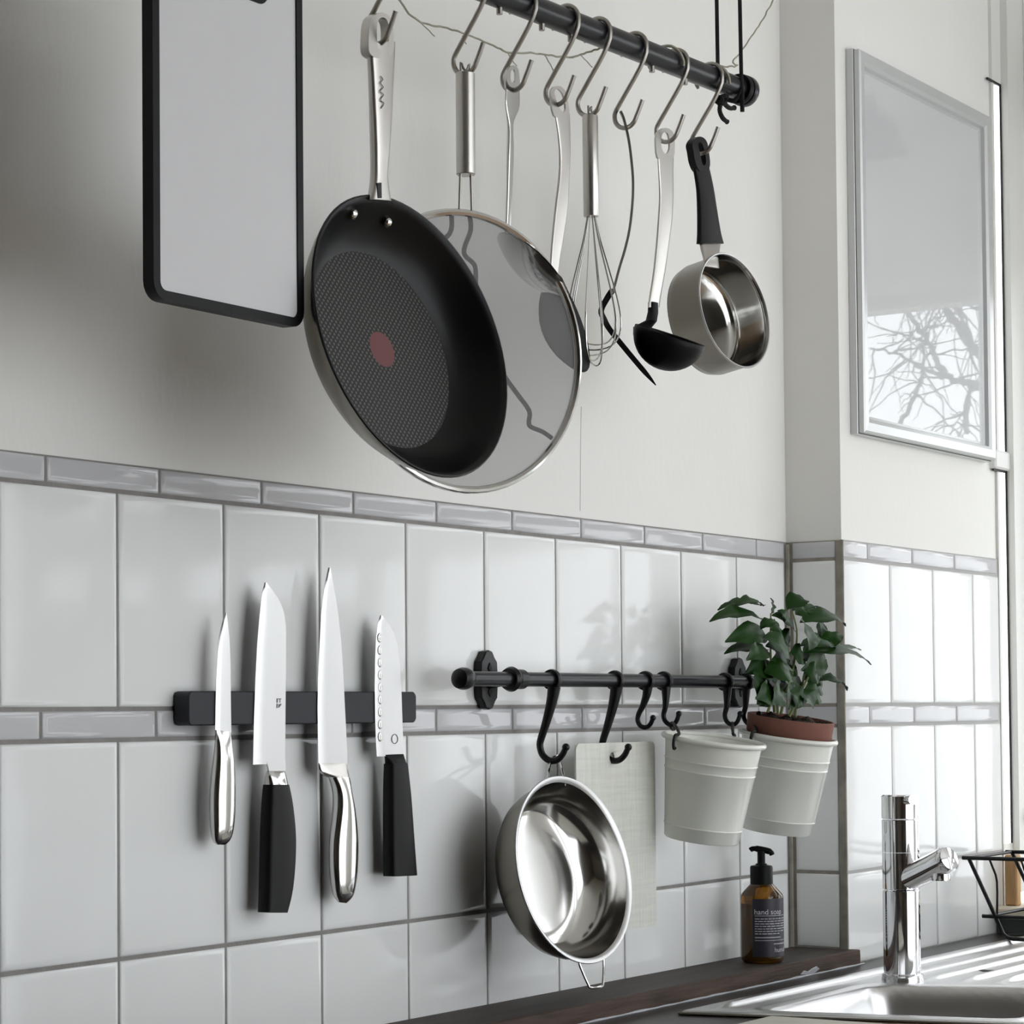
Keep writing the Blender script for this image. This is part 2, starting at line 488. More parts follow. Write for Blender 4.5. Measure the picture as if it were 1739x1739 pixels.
for k, (q, nm, lab) in enumerate(zip(END_WINDOWS, (1, 3, 1, 1, 1, 1), ('tall window in the end wall nearest the pillar', 'wide upper window in the end wall',
        'square window in the end wall below the wide one', 'short low window in the middle of the end wall', 'short low window in the far part of the end wall', 'full-height window at the far end of the end wall'))):
    window('window_%d' % (k+2), *q, nm, lab)
window('window_8', *FRONT_WINDOWS[0], 3, 'large window in the facing wall', axis='x')

# side light beside the pillar, in a plane parallel to the long wall
w1 = empty('window_1', (2.14, -0.07, -0.30), 'narrow white framed side window beside the pillar', None, None, 'structure')
ya, yb = -0.0875, -0.035
fr = MB()
fr.box((2.131, ya-0.012, -0.30), (XE+0.12, ya+0.002, ZCEIL))                    # corner post
fr.box((PX1, ya, 1.0), (2.131, yb, ZCEIL)); fr.box((PX1, ya, -0.36), (2.131, yb, -0.222))
obj('window_frame', fr, WHITEPAINT, w1, smooth=False)
obj('transom', MB().box((2.072, ya-0.006, 0.374), (2.150, yb, 0.404), 0.003), WHITEPAINT, w1)
obj('jamb', MB().box((2.0945, ya+0.001, -0.222), (2.103, yb, 1.0)), WHITEPAINT, w1, smooth=False)
for (z0, z1) in ((0.404, 1.0), (-0.222, 0.374)):
    p = obj('pane', MB().box((2.103, ya+0.002, z0), (2.1305, ya+0.005, z1)), PANE, w1, smooth=False)
    g = MB().box((2.1283, ya-0.0006, z0), (2.131, ya+0.002, z1)).box((2.075, ya-0.0006, z1-0.0035), (2.131, ya+0.002, z1))
    obj('gasket', g, BLACKSEAL, w1, smooth=False)
obj('window_latch', MB().box((2.158, -0.118, -0.190), (2.178, -0.0995, -0.171), 0.002), mat('latch_brown', srgb(112,98,96), 0.5), w1)

structure('wall_corner', MB().box((PX1, ya, ZF), (XE+0.12, yb, -0.362)), PLASTER2, 'low piece of wall under the narrow side window')
trim = structure('trim_1', MB().box((2.06, -0.62, Z_WORK), (XE, -0.0875, -0.335)), SLATE, 'dark slate strip at the foot of the window')
sill = structure('trim_2', MB().box((2.045, -0.62, -0.335), (XE, -0.0875, -0.318), 0.003), CREAM, 'cream painted window board behind the dish rack')

# ---- tiles: every tile is a part of its wall
def tile_mesh(name, w, h, m, dep=0.0042):
    mb = MB(); rg = []
    for (i, y) in ((0, dep), (0.0, 0.0022), (0.0009, 0.0009), (0.0024, 0.0003), (0.007, 0.0)):
        rg.append([Vector((i, y, i)), Vector((w-i, y, i)), Vector((w-i, y, h-i)), Vector((i, y, h-i))])
    mb.rings(rg)
    me = mb.mesh(name, (0,0,0), True, 50); me.materials.append(m); return me
TM = {}
def tile(parent, x0, x1, z0, z1, m, face='back', y=0.0):
    g = 0.0013 if face != 'h' else 0
    w, h = x1-x0-2*g, z1-z0-2*0.0018
    key = (round(w, 4), round(h, 4), m.name)
    if key not in TM: TM[key] = tile_mesh('tile', w, h, m)
    o = bpy.data.objects.new('tile', TM[key]); COL.objects.link(o); o.parent = parent
    pl = ORG[parent.name]
    if face == 'back':
        o.location = Vector((x0+g, y, z0+0.0018)) - pl
    else:                                    # side face of the pillar: runs along -y, looks to -x
        o.rotation_euler = (0, 0, -PI/2)
        o.location = Vector((y, x1-g, z0+0.0018)) - pl
    return o
obj('grout', MB().box((XL+0.01, 0.0018, -0.37), (PX0-0.002, 0.0045, ZT-0.0005)), GROUT, wall_back, smooth=False)
ROWS = [(ZB, ZA, TILE), (ZD, ZC, TILE), (ZD-0.2065, ZD, TILE)]
for (z0, z1, m) in ROWS:
    for u in range(-7, 10):
        x0, x1 = u*S, (u+1)*S
        if u == 9: x1 = PX0-0.008
        tile(wall_back, x0, x1, z0, z1, m)
for (z0, z1, s, k) in ((ZA, ZT, 0.385, 1.0), (ZC, ZB, 0.338, 1.006)):
    for u in range(-7, 10):
        x0 = (u*k+s)*S; x1 = ((u+1)*k+s)*S
        if x0 > 1.49: continue
        x1 = min(x1, PX0-0.008)
        tile(wall_back, x0, x1, z0, z1, LIST)
# pillar, front
obj('grout', MB().box((PX0+0.002, PY+0.0018, -0.365), (PX1, PY+0.0045, ZT-0.0005)), mat('grout_pale', srgb(176,174,172), 0.9), wall_pillar, smooth=False)
for (z0, z1) in ((ZB, ZA), (ZD, ZC), (-0.362, ZD)):
    for (x0, x1) in ((PX0+0.0005, 11*S), (11*S, 12*S), (12*S, 13*S), (13*S, PX1)):
        tile(wall_pillar, x0, x1, z0, z1, TILE, y=PY)
for (z0, z1) in ((ZA, ZT), (ZC, ZB)):
    for (x0, x1) in ((PX0+0.0005, 1.609), (1.609, 1.762), (1.762, 1.919), (1.919, 2.088)):
        tile(wall_pillar, x0, x1, z0, z1, LIST, y=PY)
# pillar, side face with its wide brownish joints
g = MB().box((PX0+0.0012, PY+0.0005, -0.345), (PX0+0.0045, 0.0035, ZT-0.001))
g.tube([Vector((PX0-0.001, 0.0005, -0.345)), Vector((PX0-0.001, 0.0005, ZT-0.004))], 0.0042, 8)
obj('corner_grout', g, GROUTD, wall_pillar, smooth=False)
obj('edge_grout', MB().box((PX0-0.0003, PY-0.0003, -0.345), (PX0+0.003, PY+0.0115, ZT-0.001), 0.0008), GROUTD, wall_pillar)
for (z0, z1, m) in ((ZA, ZT, LIST), (ZB, ZA, TILE), (ZC, ZB, LIST), (ZD, ZC, TILE), (ZD-0.106, ZD, TILE)):
    tile(wall_pillar, PY+0.0105, -0.0055, z0, z1, m, face='side', y=PX0)

# ------------------------------------------------------------------ ledge, worktop
lg = empty('wooden_ledge', (0.0, -0.05, Z_WORK), 'dark worn wooden ledge running along the foot of the tiles', 'ledge')
LY = -0.1005
obj('board', MB().box((XL+0.02, LY+0.004, Z_WORK+0.0002), (1.533, -0.0002, Z_LEDGE), 0.0015), WOODD, lg, smooth=False)
e = MB()
xs = [XL+0.02+(1.5365-XL-0.02)*i/260 for i in range(261)]
ringsA = []
for x in xs:
    a = noise.noise(Vector((x*38, 1.3, 0)))*0.0009; b = noise.noise(Vector((x*55, 7.3, 2)))*0.0011
    ringsA.append([Vector((x, LY+0.006, Z_LEDGE-0.0002)), Vector((x, LY+0.0006+a, Z_LEDGE-0.0010+b*0.5)), Vector((x, LY+b, Z_LEDGE-0.009)),
                   Vector((x, LY+0.0002-a, Z_WORK+0.001)), Vector((x, LY+0.006, Z_WORK+0.0003))])
e.rings(ringsA)
e.box((1.532, LY+0.0008, Z_WORK+0.0004), (1.5366, -0.0868, Z_LEDGE-0.0002), 0.0012)
obj('worn_edge', e, WOODE, lg, ang=60)
si = MB(); pth = []; rr = []
for i in range(330):
    x = 0.45+(1.545-0.45)*i/329
    pth.append(Vector((x, LY-0.0015+noise.noise(Vector((x*40, 0, 5)))*0.0012, Z_WORK+0.0008)))
    rr.append(max(0.0008, 0.0014+noise.noise(Vector((x*22, 3, 1)))*0.0012))
si.tube(pth, rr, 8)
obj('silicone_bead', si, SILICONE, lg, label='uneven pale silicone bead')
pc = MB()
pc.prism([at(x, y, LY+0.0005) for x, y in ((1358,1655),(1364,1648),(1371,1650),(1377,1645),(1385,1641),(1390,1645),(1383,1651),(1376,1655),(1367,1656))], (0, -0.0022, 0), 0.0005)
obj('silicone_smear', pc, SILICONE, lg)

wk = MB(); zt, zb = Z_WORK, Z_WORK-0.038
wk.box((XL+0.02, -0.62, zb), (0.965, -0.0005, zt)); wk.box((1.43, -0.62, zb), (2.058, PY-0.0005, zt))
wk.box((0.965, -0.225, zb), (1.43, PY-0.0005, zt)); wk.box((0.965, PY-0.0005, zb), (PX0-0.001, -0.0005, zt)); wk.box((0.965, -0.62, zb), (1.43, -0.55, zt))
o = obj('worktop', wk, WORKTOP, smooth=False); tag(o, 'dark brown kitchen worktop with the steel sink set in it', 'worktop')

# ------------------------------------------------------------------ sink
def smst(t): t = max(0.0, min(1.0, t)); return t*t*(3-2*t)
sk = empty('kitchen_sink', (1.3, -0.35, Z_WORK), 'stainless steel sink with bowl and ridged drainboard, set in the dark worktop', 'sink')
def sx0(y): return 0.931+(-0.166-y)*0.235
def sxr(y): return 1.275+(-0.257-y)*0.40
SB, SFR = -0.157, -0.56
XR = 2.035
def sinkz(x, y):
    dl, dr, db, df = x-(sx0(y)+0.034), sxr(y)-x, -0.243-y, y+0.515
    k = 0.03
    def smin(a, b): h = max(k-abs(a-b), 0)/k; return min(a, b)-h*h*k*0.25
    d = smin(smin(dl, dr), smin(db, df))
    z = Z_WORK+0.0042
    z -= 0.150*smst((d+0.004)/0.040)
    if d < 0.004:
        # swage round the bowl and rolled outer rim
        z += 0.0028*math.exp(-((d+0.016)/0.008)**2)
        o = min(x-sx0(y), SB-y, XR-x, y-SFR)
        z += 0.0016*math.exp(-((o-0.002)/0.003)**2) - 0.0036*smst((0.0032-o)/0.0032) + 0.0070*math.exp(-((SB-y-0.031)/0.0065)**2)*smst((x-sx0(y)-0.03)/0.03)*smst((1.99-x)/0.05)
        if x > sxr(y)+0.05:
            f = smst((x-sxr(y)-0.05)/0.06)*smst((1.99-x)/0.05)*smst((SB-y-0.05)/0.01)
            z += f*0.0060*(0.5+0.5*math.cos((y+0.19)*2*PI/0.045))**3
    return z
NX, NY = 250, 120
vs = []; fs = []
for j in range(NY+1):
    y = SB+(SFR-SB)*j/NY
    for i in range(NX+1):
        t = i/NX; x = sx0(y)+(XR-sx0(y))*t
        vs.append(Vector((x, y, sinkz(x, y))))
for j in range(NY):
    for i in range(NX):
        a = j*(NX+1)+i; fs.append((a, a+1, a+NX+2, a+NX+1))
sm = MB().add(vs, fs)
# turned-down rim
edge = [Vector((sx0(SB+(SFR-SB)*j/40), SB+(SFR-SB)*j/40, Z_WORK+0.002)) for j in range(40, -1, -1)] + [Vector((sx0(SB)+(XR-sx0(SB))*i/40, SB, Z_WORK+0.002)) for i in range(1, 41)]
obj('basin', sm, SINKM, sk, ang=80)
obj('rim', MB().tube(edge, 0.0020, 8), STEELSHADE, sk)  # shade on the rim edge put into its dark colour
obj('overflow_slot', MB().box((1.50, -0.335, Z_WORK+0.0046), (1.512, -0.290, Z_WORK+0.0054)), FRAMESEAM, sk, smooth=False)

# ------------------------------------------------------------------ tap
FX, FY = 1.352, -0.247
tp = empty('kitchen_tap', (FX, FY, Z_WORK+0.004), 'tall cylindrical chrome mixer tap standing behind the sink bowl', 'tap')
zb = Z_WORK+0.0035
def pz(py): return atp(1540, py, (FX, FY, 0), Vector((FW.x, FW.y, 0)).normalized()).z
obj('base_ring', MB().lathe([(0.0, 0), (0.0265, 0), (0.0268, 0.002), (0.0265, 0.0085), (0.0235, 0.0105), (0.0, 0.0105)], (FX, FY, zb), (0,0,1), 48), CHROME, tp)
r1 = 0.0238
zc = [pz(1665), pz(1511), pz(1464), pz(1391), pz(1350)]
obj('body', MB().lathe([(0, 0), (r1, 0), (r1, zc[1]-zb-0.001), (r1-0.0012, zc[1]-zb), (0, zc[1]-zb)], (FX, FY, zb), (0,0,1), 64), CHROME, tp)
obj('swivel_collar', MB().lathe([(0, 0), (r1-0.0012, 0.0), (r1, 0.001), (r1, zc[2]-zc[1]+0.012), (0, zc[2]-zc[1]+0.012)], (FX, FY, zc[1]+0.0008), (0,0,1), 64), CHROME, tp)
obj('upper_body', MB().lathe([(0, 0), (r1*0.995, 0.0), (r1*0.995, zc[3]-zc[2]-0.0145), (r1-0.0015, zc[3]-zc[2]-0.0135), (0, zc[3]-zc[2]-0.0135)], (FX, FY, zc[2]+0.0135), (0,0,1), 64), CHROME, tp)
hd = obj('handle_cap', MB().lathe([(0, 0), (r1-0.0012, 0.0), (r1, 0.001), (r1, zc[4]-zc[3]-0.002), (r1-0.002, zc[4]-zc[3]), (0, zc[4]-zc[3])], (FX, FY, zc[3]+0.0006), (0,0,1), 64), CHROME, tp)
RH = Vector((RT.x, RT.y, 0)).normalized(); WH = Vector((FW.x, FW.y, 0)).normalized()
c0 = Vector((FX, FY, pz(1358)))
obj('lever_pin', MB().tube([c0 - WH*0.015 + RH*0.004, c0 - WH*0.045 + RH*0.0095 + Vector((0,0,0.0015))], 0.0062, 20), CHROME, hd)
s0 = Vector((FX, FY, pz(1498)))
d = (RH*0.52 - WH*0.74 + Vector((0,0,0.36))).normalized()
spt = obj('spout', MB().tube([s0, s0+d*0.02, s0+d*0.06, s0+d*0.086, s0+d*0.0905, s0+d*0.0935, s0+d*0.0950, s0+d*0.0955], [0.0165, 0.0165, 0.0172, 0.0178, 0.0172, 0.0145, 0.008, 0.0005], 36), CHROME, tp)
pe = s0+d*0.077+Vector((0,0,-0.010))
obj('aerator', MB().lathe([(0, 0), (0.0118, 0), (0.0122, 0.003), (0.0122, 0.016), (0, 0.016)], pe+Vector((0,0,-0.0125)), (0,0,1), 32), CHROME, spt)

# ------------------------------------------------------------------ framed mirror on the pillar
FXA, FXB, FZA, FZB = 1.5655, 2.0500, 0.3815, 0.9300
fp = empty('framed_mirror', ((FXA+FXB)/2, PY, FZA), 'silver framed mirror reflecting bare branches, hung on the pillar', 'mirror')
prof = [(0.0, 0.0), (0.0, -0.0105), (0.0008, -0.0112), (0.002, -0.0118), (0.002, -0.0195), (0.005, -0.0215), (0.017, -0.0205), (0.022, -0.0175), (0.0245, -0.0120), (0.030, -0.0095), (0.030, 0.0)]
def frame_corner(i):
    out = []
    for (ins, dy) in prof:
        x = (FXA+ins) if i in (0, 3) else (FXB-ins); z = (FZA+ins) if i in (0, 1) else (FZB-ins)
        out.append(Vector((x, PY+0.0035+dy, z)))
    return out
for i in range(4):
    a, b = frame_corner(i), frame_corner((i+1) % 4)
    g = MB().rings([a, b]); o = obj('frame_side', g, SILVERF, fp, ang=25)
    seam = MB().rings([[p+Vector((0, -0.0003, 0)) for p in a[2:4]]+[p+Vector((0, 0.0004, 0)) for p in a[2:4][::-1]],
                       [p+Vector((0, -0.0003, 0)) for p in b[2:4]]+[p+Vector((0, 0.0004, 0)) for p in b[2:4][::-1]]])
    obj('seam', seam, FRAMESEAM, o, smooth=False)
def glazed(name, color, refl):
    """mirror: weak reflection over a pale base standing in for reflected light"""
    m = mat(name, color, 0.5, spec=0.0); nt = m.node_tree; b = nt.nodes['Principled BSDF']
    out = [n for n in nt.nodes if n.type == 'OUTPUT_MATERIAL'][0]
    gl = nt.nodes.new('ShaderNodeBsdfGlossy'); gl.inputs['Roughness'].default_value = 0.015
    mix = nt.nodes.new('ShaderNodeMixShader'); mix.inputs['Fac'].default_value = refl
    nt.links.new(b.outputs[0], mix.inputs[1]); nt.links.new(gl.outputs[0], mix.inputs[2]); nt.links.new(mix.outputs[0], out.inputs[0])
    return m
MIRRORM = glazed('mirror_pale_base', srgb(212,214,215), 0.20)
obj('mirror_glass', MB().box((FXA+0.026, PY-0.0068, FZA+0.026), (FXB-0.026, PY+0.002, FZB-0.026)), MIRRORM, fp, smooth=False)

# ------------------------------------------------------------------ magnetic knife rack and knives
kr = empty('knife_rack', (0.415, -0.009, -0.0165), 'black magnetic knife bar mounted across the tiles', 'knife rack')
obj('bar', MB().prism(rrect(0.2285, 0.6015, -0.0165, 0.0168, 0.006, -0.0005), (0, -0.0192, 0), 0.0012), MAGNET, kr)
KY = -0.0203                               # face of the bar: blades lie on it
KO, KS = (280, 950), 460/1270.0
def K(pts, Y=KY-0.001): return [at(x, y, Y) for x, y in zp(KO, KS, pts)]
def blade(left, right, n=40, t=0.0021, edge='left'):
    """left and right outlines (top to bottom) -> blade that thins out towards its cutting edge"""
    def samp(P, z):
        for a, b in zip(P, P[1:]):
            if (a.z-z)*(b.z-z) <= 0 and abs(a.z-b.z) > 1e-9: return a.x+(b.x-a.x)*(z-a.z)/(b.z-a.z)
        return P[0].x if z > P[0].z else P[-1].x
    zt = max(left[0].z, right[0].z); zb = min(left[-1].z, right[-1].z)
    rg = []
    for i in range(n+1):
        z = zt+(zb-zt)*(i/n)**1.15
        xl, xr = samp(left, z), samp(right, z)
        if xr-xl < 0.0004: xr = xl+0.0004
        w = xr-xl
        if edge == 'right': xs_ = [(xl, 1), (xl+w*0.7, 0.85), (xl+w*0.87, 0.7), (xr, 0.12)]
        else: xs_ = [(xl, 0.12), (xl+w*0.14, 0.7), (xl+w*0.3, 0.85), (xr, 1)]
        rg.append([Vector((x, KY-0.0002-t*k, z)) for x, k in xs_]+[Vector((x, KY-0.0001, z)) for x, k in xs_[::-1]])
    return MB().rings(rg)
def hloft(left, right, thick, yc, m=26, power=2.6, n=20):
    """handle: outlines top to bottom, thickness list"""
    def samp(P, t):
        f = t*(len(P)-1); i = min(int(f), len(P)-2); return P[i].lerp(P[i+1], f-i)
    L = smooth_path(left, 4); R_ = smooth_path(right, 4); rows = []
    for i in range(m+1):
        t = i/m; f = t*(len(thick)-1); j = min(int(f), len(thick)-2)
        th = thick[j]+(thick[j+1]-thick[j])*(f-j)
        a, b = samp(L, t).copy(), samp(R_, t).copy(); a.y = yc; b.y = yc
        rows.append((a, b, th))
    return MB().loft(rows, n, power)
HY = KY-0.0012
# 1 small steel paring knife
k1 = empty('paring_knife', at(376, 1240, KY), 'small all-steel paring knife, leftmost on the knife bar', 'knife', 'knives on the knife bar')
obj('blade', blade(K([(283,250),(270,300),(260,350),(250,430),(243,560),(240,680),(238,812)]), K([(284,250),(292,310),(299,380),(303,500),(305,700),(307,818)]), edge='left'), BLADE, k1)
obj('handle', hloft(K([(238,800),(240,870),(233,960),(224,1050),(220,1140),(222,1240),(229,1315),(243,1338)], HY), K([(308,810),(312,880),(317,960),(320,1060),(319,1160),(315,1240),(305,1305),(285,1338)], HY),
    [0.004,0.010,0.0135,0.0155,0.016,0.016,0.015,0.010,0.003], HY), STEELP, k1)
# 2 chef's knife with black handle
k2 = empty('chef_knife', at(460, 1240, KY), 'broad chef knife with curved black handle and steel bolster', 'knife', 'knives on the knife bar')
b2 = obj('blade', blade(K([(470,108),(462,140),(455,180),(445,280),(435,400),(427,560),(420,750),(416,957)]), K([(471,108),(485,125),(500,145),(535,195),(555,250),(563,310),(563,500),(561,700),(559,957)]), edge='left'), BLADE, k2)
obj('heel', MB().prism(K([(470,950),(558,950),(558,1000),(482,1000),(478,975)], KY-0.0002), (0,-0.0021,0)), BLADE, k2)
obj('bolster', hloft(K([(480,992),(478,1020),(478,1060)], HY), K([(560,992),(564,1025),(567,1060)], HY), [0.006,0.012,0.0165], HY, m=8), STEELP, k2)
obj('handle', hloft(K([(477,1056),(471,1130),(466,1230),(463,1330),(460,1450),(458,1560),(455,1655)], HY), K([(566,1056),(580,1130),(592,1230),(597,1330),(592,1450),(580,1560),(557,1655)], HY),
    [0.0165,0.0185,0.0195,0.020,0.020,0.0195,0.0185], HY, power=3.4), BLACKRUB, k2)
mk = MB()
for q in ([(524,652),(529,652),(529,672),(524,672)], [(532,652),(546,652),(546,656),(532,656)], [(538,656),(541,656),(541,672),(538,672)], [(524,676),(528,676),(528,697),(524,697)], [(532,680),(545,676),(546,681),(533,697)]):
    mk.prism(K(q, KY-0.0022), (0,-0.0003,0))
obj('maker_mark', mk, ENGRAVE, b2, smooth=False, kind='stuff')
# 3 long carving knife with steel handle
k3 = empty('carving_knife', at(565, 1240, KY), 'longest knife, slim pointed blade with wavy steel handle', 'knife', 'knives on the knife bar')
obj('blade', blade(K([(769,38),(758,90),(750,130),(735,250),(728,400),(720,560),(718,700),(720,850),(722,960)]), K([(771,38),(778,75),(785,110),(805,230),(822,380),(832,530),(840,700),(848,850),(852,960)]), edge='left'), BLADE, k3)
obj('collar', hloft(K([(722,955),(725,985),(742,1008),(775,1022)], HY), K([(852,955),(855,985),(857,1010),(858,1030)], HY), [0.003,0.008,0.012,0.014], HY, m=10), STEEL, k3)
obj('handle', hloft(K([(775,1016),(798,1080),(802,1150),(795,1230),(786,1310),(783,1400),(787,1490),(797,1570),(815,1608)], HY), K([(858,1024),(864,1090),(876,1160),(887,1240),(893,1320),(892,1410),(887,1500),(875,1575),(850,1612)], HY),
    [0.0135,0.017,0.018,0.0185,0.019,0.019,0.018,0.014,0.004], HY), STEELP, k3)
# 4 santoku
k4 = empty('santoku_knife', at(660, 1240, KY), 'short dimpled santoku knife with straight black handle, rightmost on the bar', 'knife', 'knives on the knife bar')
b4 = obj('blade', blade(K([(1012,262),(1005,285),(1000,300),(992,370),(988,470),(986,600),(988,750),(993,880),(996,920)]), K([(1014,262),(1028,278),(1045,300),(1070,345),(1088,410),(1098,500),(1105,620),(1110,780),(1116,920)]), edge='left'), BLADE, k4)
for i in range(9):
    zy = 368+i*58
    obj('dimple', MB().sphere(at(*zp(KO, KS, [(1010-max(0, (4-i))*0.6, zy)])[0], KY-0.00175), 0.0038, 14, 8, (0.8, 0.17, 1.35)), STEELP, b4)
hr = [at(*q, KY-0.0024) for q in zp(KO, KS, [(1078+14*math.cos(a*PI/8), 842+22*math.sin(a*PI/8)) for a in range(16)])]
obj('hang_hole', MB().tube(hr, 0.0004, 6, closed=True), ENGRAVE, b4)
obj('ferrule', hloft(K([(1030,916),(1040,940),(1044,962)], HY), K([(1117,912),(1119,940),(1121,960)], HY), [0.005,0.013,0.016], HY, m=6), BLACKPLASTIC, k4)
obj('handle', hloft(K([(1044,958),(1042,1100),(1042,1300),(1044,1486)], HY), K([(1121,955),(1137,1120),(1150,1310),(1163,1480)], HY), [0.016,0.018,0.019,0.0195], HY, power=4.0), BLACKRUB, k4)

# ------------------------------------------------------------------ overhead rod with cords
RY = -0.200
def rz(x): return 0.727+(x-0.529)*0.0256
rd = empty('hanging_rod', (0.5, RY, rz(0.5)), 'black metal rod hanging on cords, carrying the pans and utensils', 'rod')
RR = 0.0134
xe = 1.026
obj('rod', MB().tube([(-0.55, RY, rz(-0.55)), (xe, RY, rz(xe))], RR, 28), BLACKROD, rd)
def rod_lathe(prof, x): return MB().lathe(prof, (x, RY, rz(x)), (1, 0, 0.0256), 36)
obj('end_cap', rod_lathe([(0, 0), (RR+0.0048, 0), (RR+0.0052, 0.001), (RR+0.0052, 0.010), (RR+0.0042, 0.0115), (0, 0.0117)], 1.030), BLACKROD, rd)
obj('rubber_ring', rod_lathe([(RR, 0), (RR+0.0042, 0), (RR+0.0048, 0.002), (RR+0.0048, 0.008), (RR, 0.010)], 1.019), BLACKPLASTIC, rd)
for (px, py) in ((848, 2), (920, 31), (969, 53), (1107, 113), (1163, 138)):
    x = at(px, py, RY).x
    obj('peg', MB().tube([(x, RY, rz(x)-RR+0.001), (x, RY, rz(x)-RR-0.0065)], 0.0032, 12), STEELH, rd)
cr = MB()
cx = 1.005
obj('cord', MB().tube([(cx-0.02, RY+0.012, 1.45), (cx-0.012, RY+0.0125, rz(cx)+0.02), (cx-0.010, RY+0.012, rz(cx)), (cx-0.006, RY+0.004, rz(cx)-RR-0.004), (cx-0.004, RY-0.003, rz(cx)-RR-0.006)], 0.0024, 10), CORD, rd)
obj('cord', MB().tube(smooth_path([(cx-0.006, RY-0.010, 1.45), (cx, RY-0.0125, rz(cx)+0.02), (cx, RY-0.0135, rz(cx)), (cx-0.002, RY-0.010, rz(cx)-RR+0.001), (cx-0.004, RY-0.003, rz(cx)-RR-0.007)], 4), 0.0024, 10), CORD, rd)
kn = MB()
kc = at(1226, 170, RY-0.004)
kpts = [kc+Vector((0.007*math.cos(t*2.1), 0.004*math.sin(t*3.3), 0.005*math.sin(t*2.1+0.6))) for t in [i*0.35 for i in range(20)]]
kn.tube(smooth_path(kpts, 3), 0.0027, 8)
kt = obj('knot', kn, CORD, rd)
obj('cord_end', MB().tube(smooth_path([kc, at(1232, 178, RY-0.004), at(1240, 184, RY-0.004), at(1247, 183, RY-0.004)], 4), [0.0028]*8+[0.0026]*4+[0.0034], 8), CORD, kt)
obj('cord_end', MB().tube(smooth_path([kc, at(1222, 186, RY-0.004), at(1227, 200, RY-0.004), at(1235, 207, RY-0.004)], 4), [0.0028]*10+[0.0026]*2+[0.0032], 8), CORD, kt)

# ---- S hooks: one mesh, hung at each place along the rod
HOOKR = 0.0026
def shook_path():
    R0 = RR+HOOKR+0.0002; pts = []
    for a in range(-20, 181, 20):                      # over the rod, open at the back
        t = math.radians(a); pts.append(Vector((0, R0*math.cos(t), R0*math.sin(t))))
    pts += [Vector((0, -R0+0.0005, -0.008)), Vector((0, -0.0030, -0.034)), Vector((0, 0.0155, -0.058)), Vector((0, 0.0265, -0.0715))]
    cy, cz, rj = 0.0125, -0.0735, 0.0155
    for a in range(200, 331, 16):
        t = math.radians(a); pts.append(Vector((0, cy-rj*math.cos(t-0)*-1*-1, cz+rj*math.sin(t))))
    return pts
P = []
R0 = RR+HOOKR+0.0002
for a in range(-25, 181, 15):
    t = math.radians(a); P.append(Vector((0, R0*math.cos(t), R0*math.sin(t))))
P += [Vector((0, -R0+0.0006, -0.008)), Vector((0, -0.0075, -0.024)), Vector((0, 0.0085, -0.046)), Vector((0, 0.0215, -0.0635))]
cy, cz, rj = 0.0118, -0.0742, 0.0142
for a in range(20, -161, -15):
    t = math.radians(a); P.append(Vector((0, cy+rj*math.cos(t), cz+rj*math.sin(t))))
P += [Vector((0, -0.0060, -0.0700)), Vector((0, -0.0105, -0.0600))]
hook_me = MB().tube(smooth_path(P, 2), HOOKR, 10).mesh('s_hook', (0,0,0)); hook_me.materials.append(STEELH)
HX = [0.312, 0.460, 0.549, 0.632, 0.697, 0.775, 0.868, 0.950]
HOLD = ['the frying pan', 'the splatter screen', 'the serving spoon', 'the black paddle spatula', 'the whisk', 'the bent black turner', 'the black ladle', 'the small saucepan']
HJ = []                                                # where each hook carries
def shook(x, label):
    o = bpy.data.objects.new('s_hook', hook_me); COL.objects.link(o); o.location = (x, RY, rz(x))
    tag(o, label, 'hook', 'steel S hooks on the rod'); ORG[o.name] = o.location.copy()
    return Vector((x, RY+cy, rz(x)+cz-rj))             # centre line of the lowest point
for x, h in zip(HX, HOLD): HJ.append(shook(x, 'steel S hook on the rod holding '+h))
HJ.append(shook(0.100, 'steel S hook above the white cutting board, at the left end of the rod'))

# ------------------------------------------------------------------ white cutting board
BY = -0.190
cb = empty('cutting_board', at(370, 540, BY), 'white cutting board with black rim, hanging at the left end of the rod', 'cutting board')
bl, br = at(252, 508, BY).x, at(508, 560, BY).x
bz = (at(252, 505, BY).z+at(505, 561, BY).z)/2
bt = HJ[-1].z + 0.0555
def ringpts(d, y): return rrect(bl+d, br-d, bz+d, bt-d, 0.016-min(d, 0.010), y)
obj('rim', MB().frame(ringpts(0, BY+0.006), ringpts(0.0085, BY+0.006), (0, -0.012, 0)), BLACKPLASTIC, cb)
slot_o = rrect(0.100-0.055, 0.100+0.040, bt-0.0565, bt-0.022, 0.0125, BY-0.0045); slot_i = rrect(0.100-0.050, 0.100+0.035, bt-0.0525, bt-0.0262, 0.0088, BY-0.0045)
pan_o = rrect(bl+0.0083, br-0.0083, bz+0.0083, bt-0.0083, 0.007, BY-0.0045)
pnl = MB().frame(pan_o, slot_o, (0, 0.009, 0))
obj('panel', pnl, BOARDW, cb, smooth=False)
obj('slot_grommet', MB().frame([p+Vector((0,-0.0008,0)) for p in slot_o], [p+Vector((0,-0.0008,0)) for p in slot_i], (0, 0.0106, 0)), BLACKPLASTIC, cb)

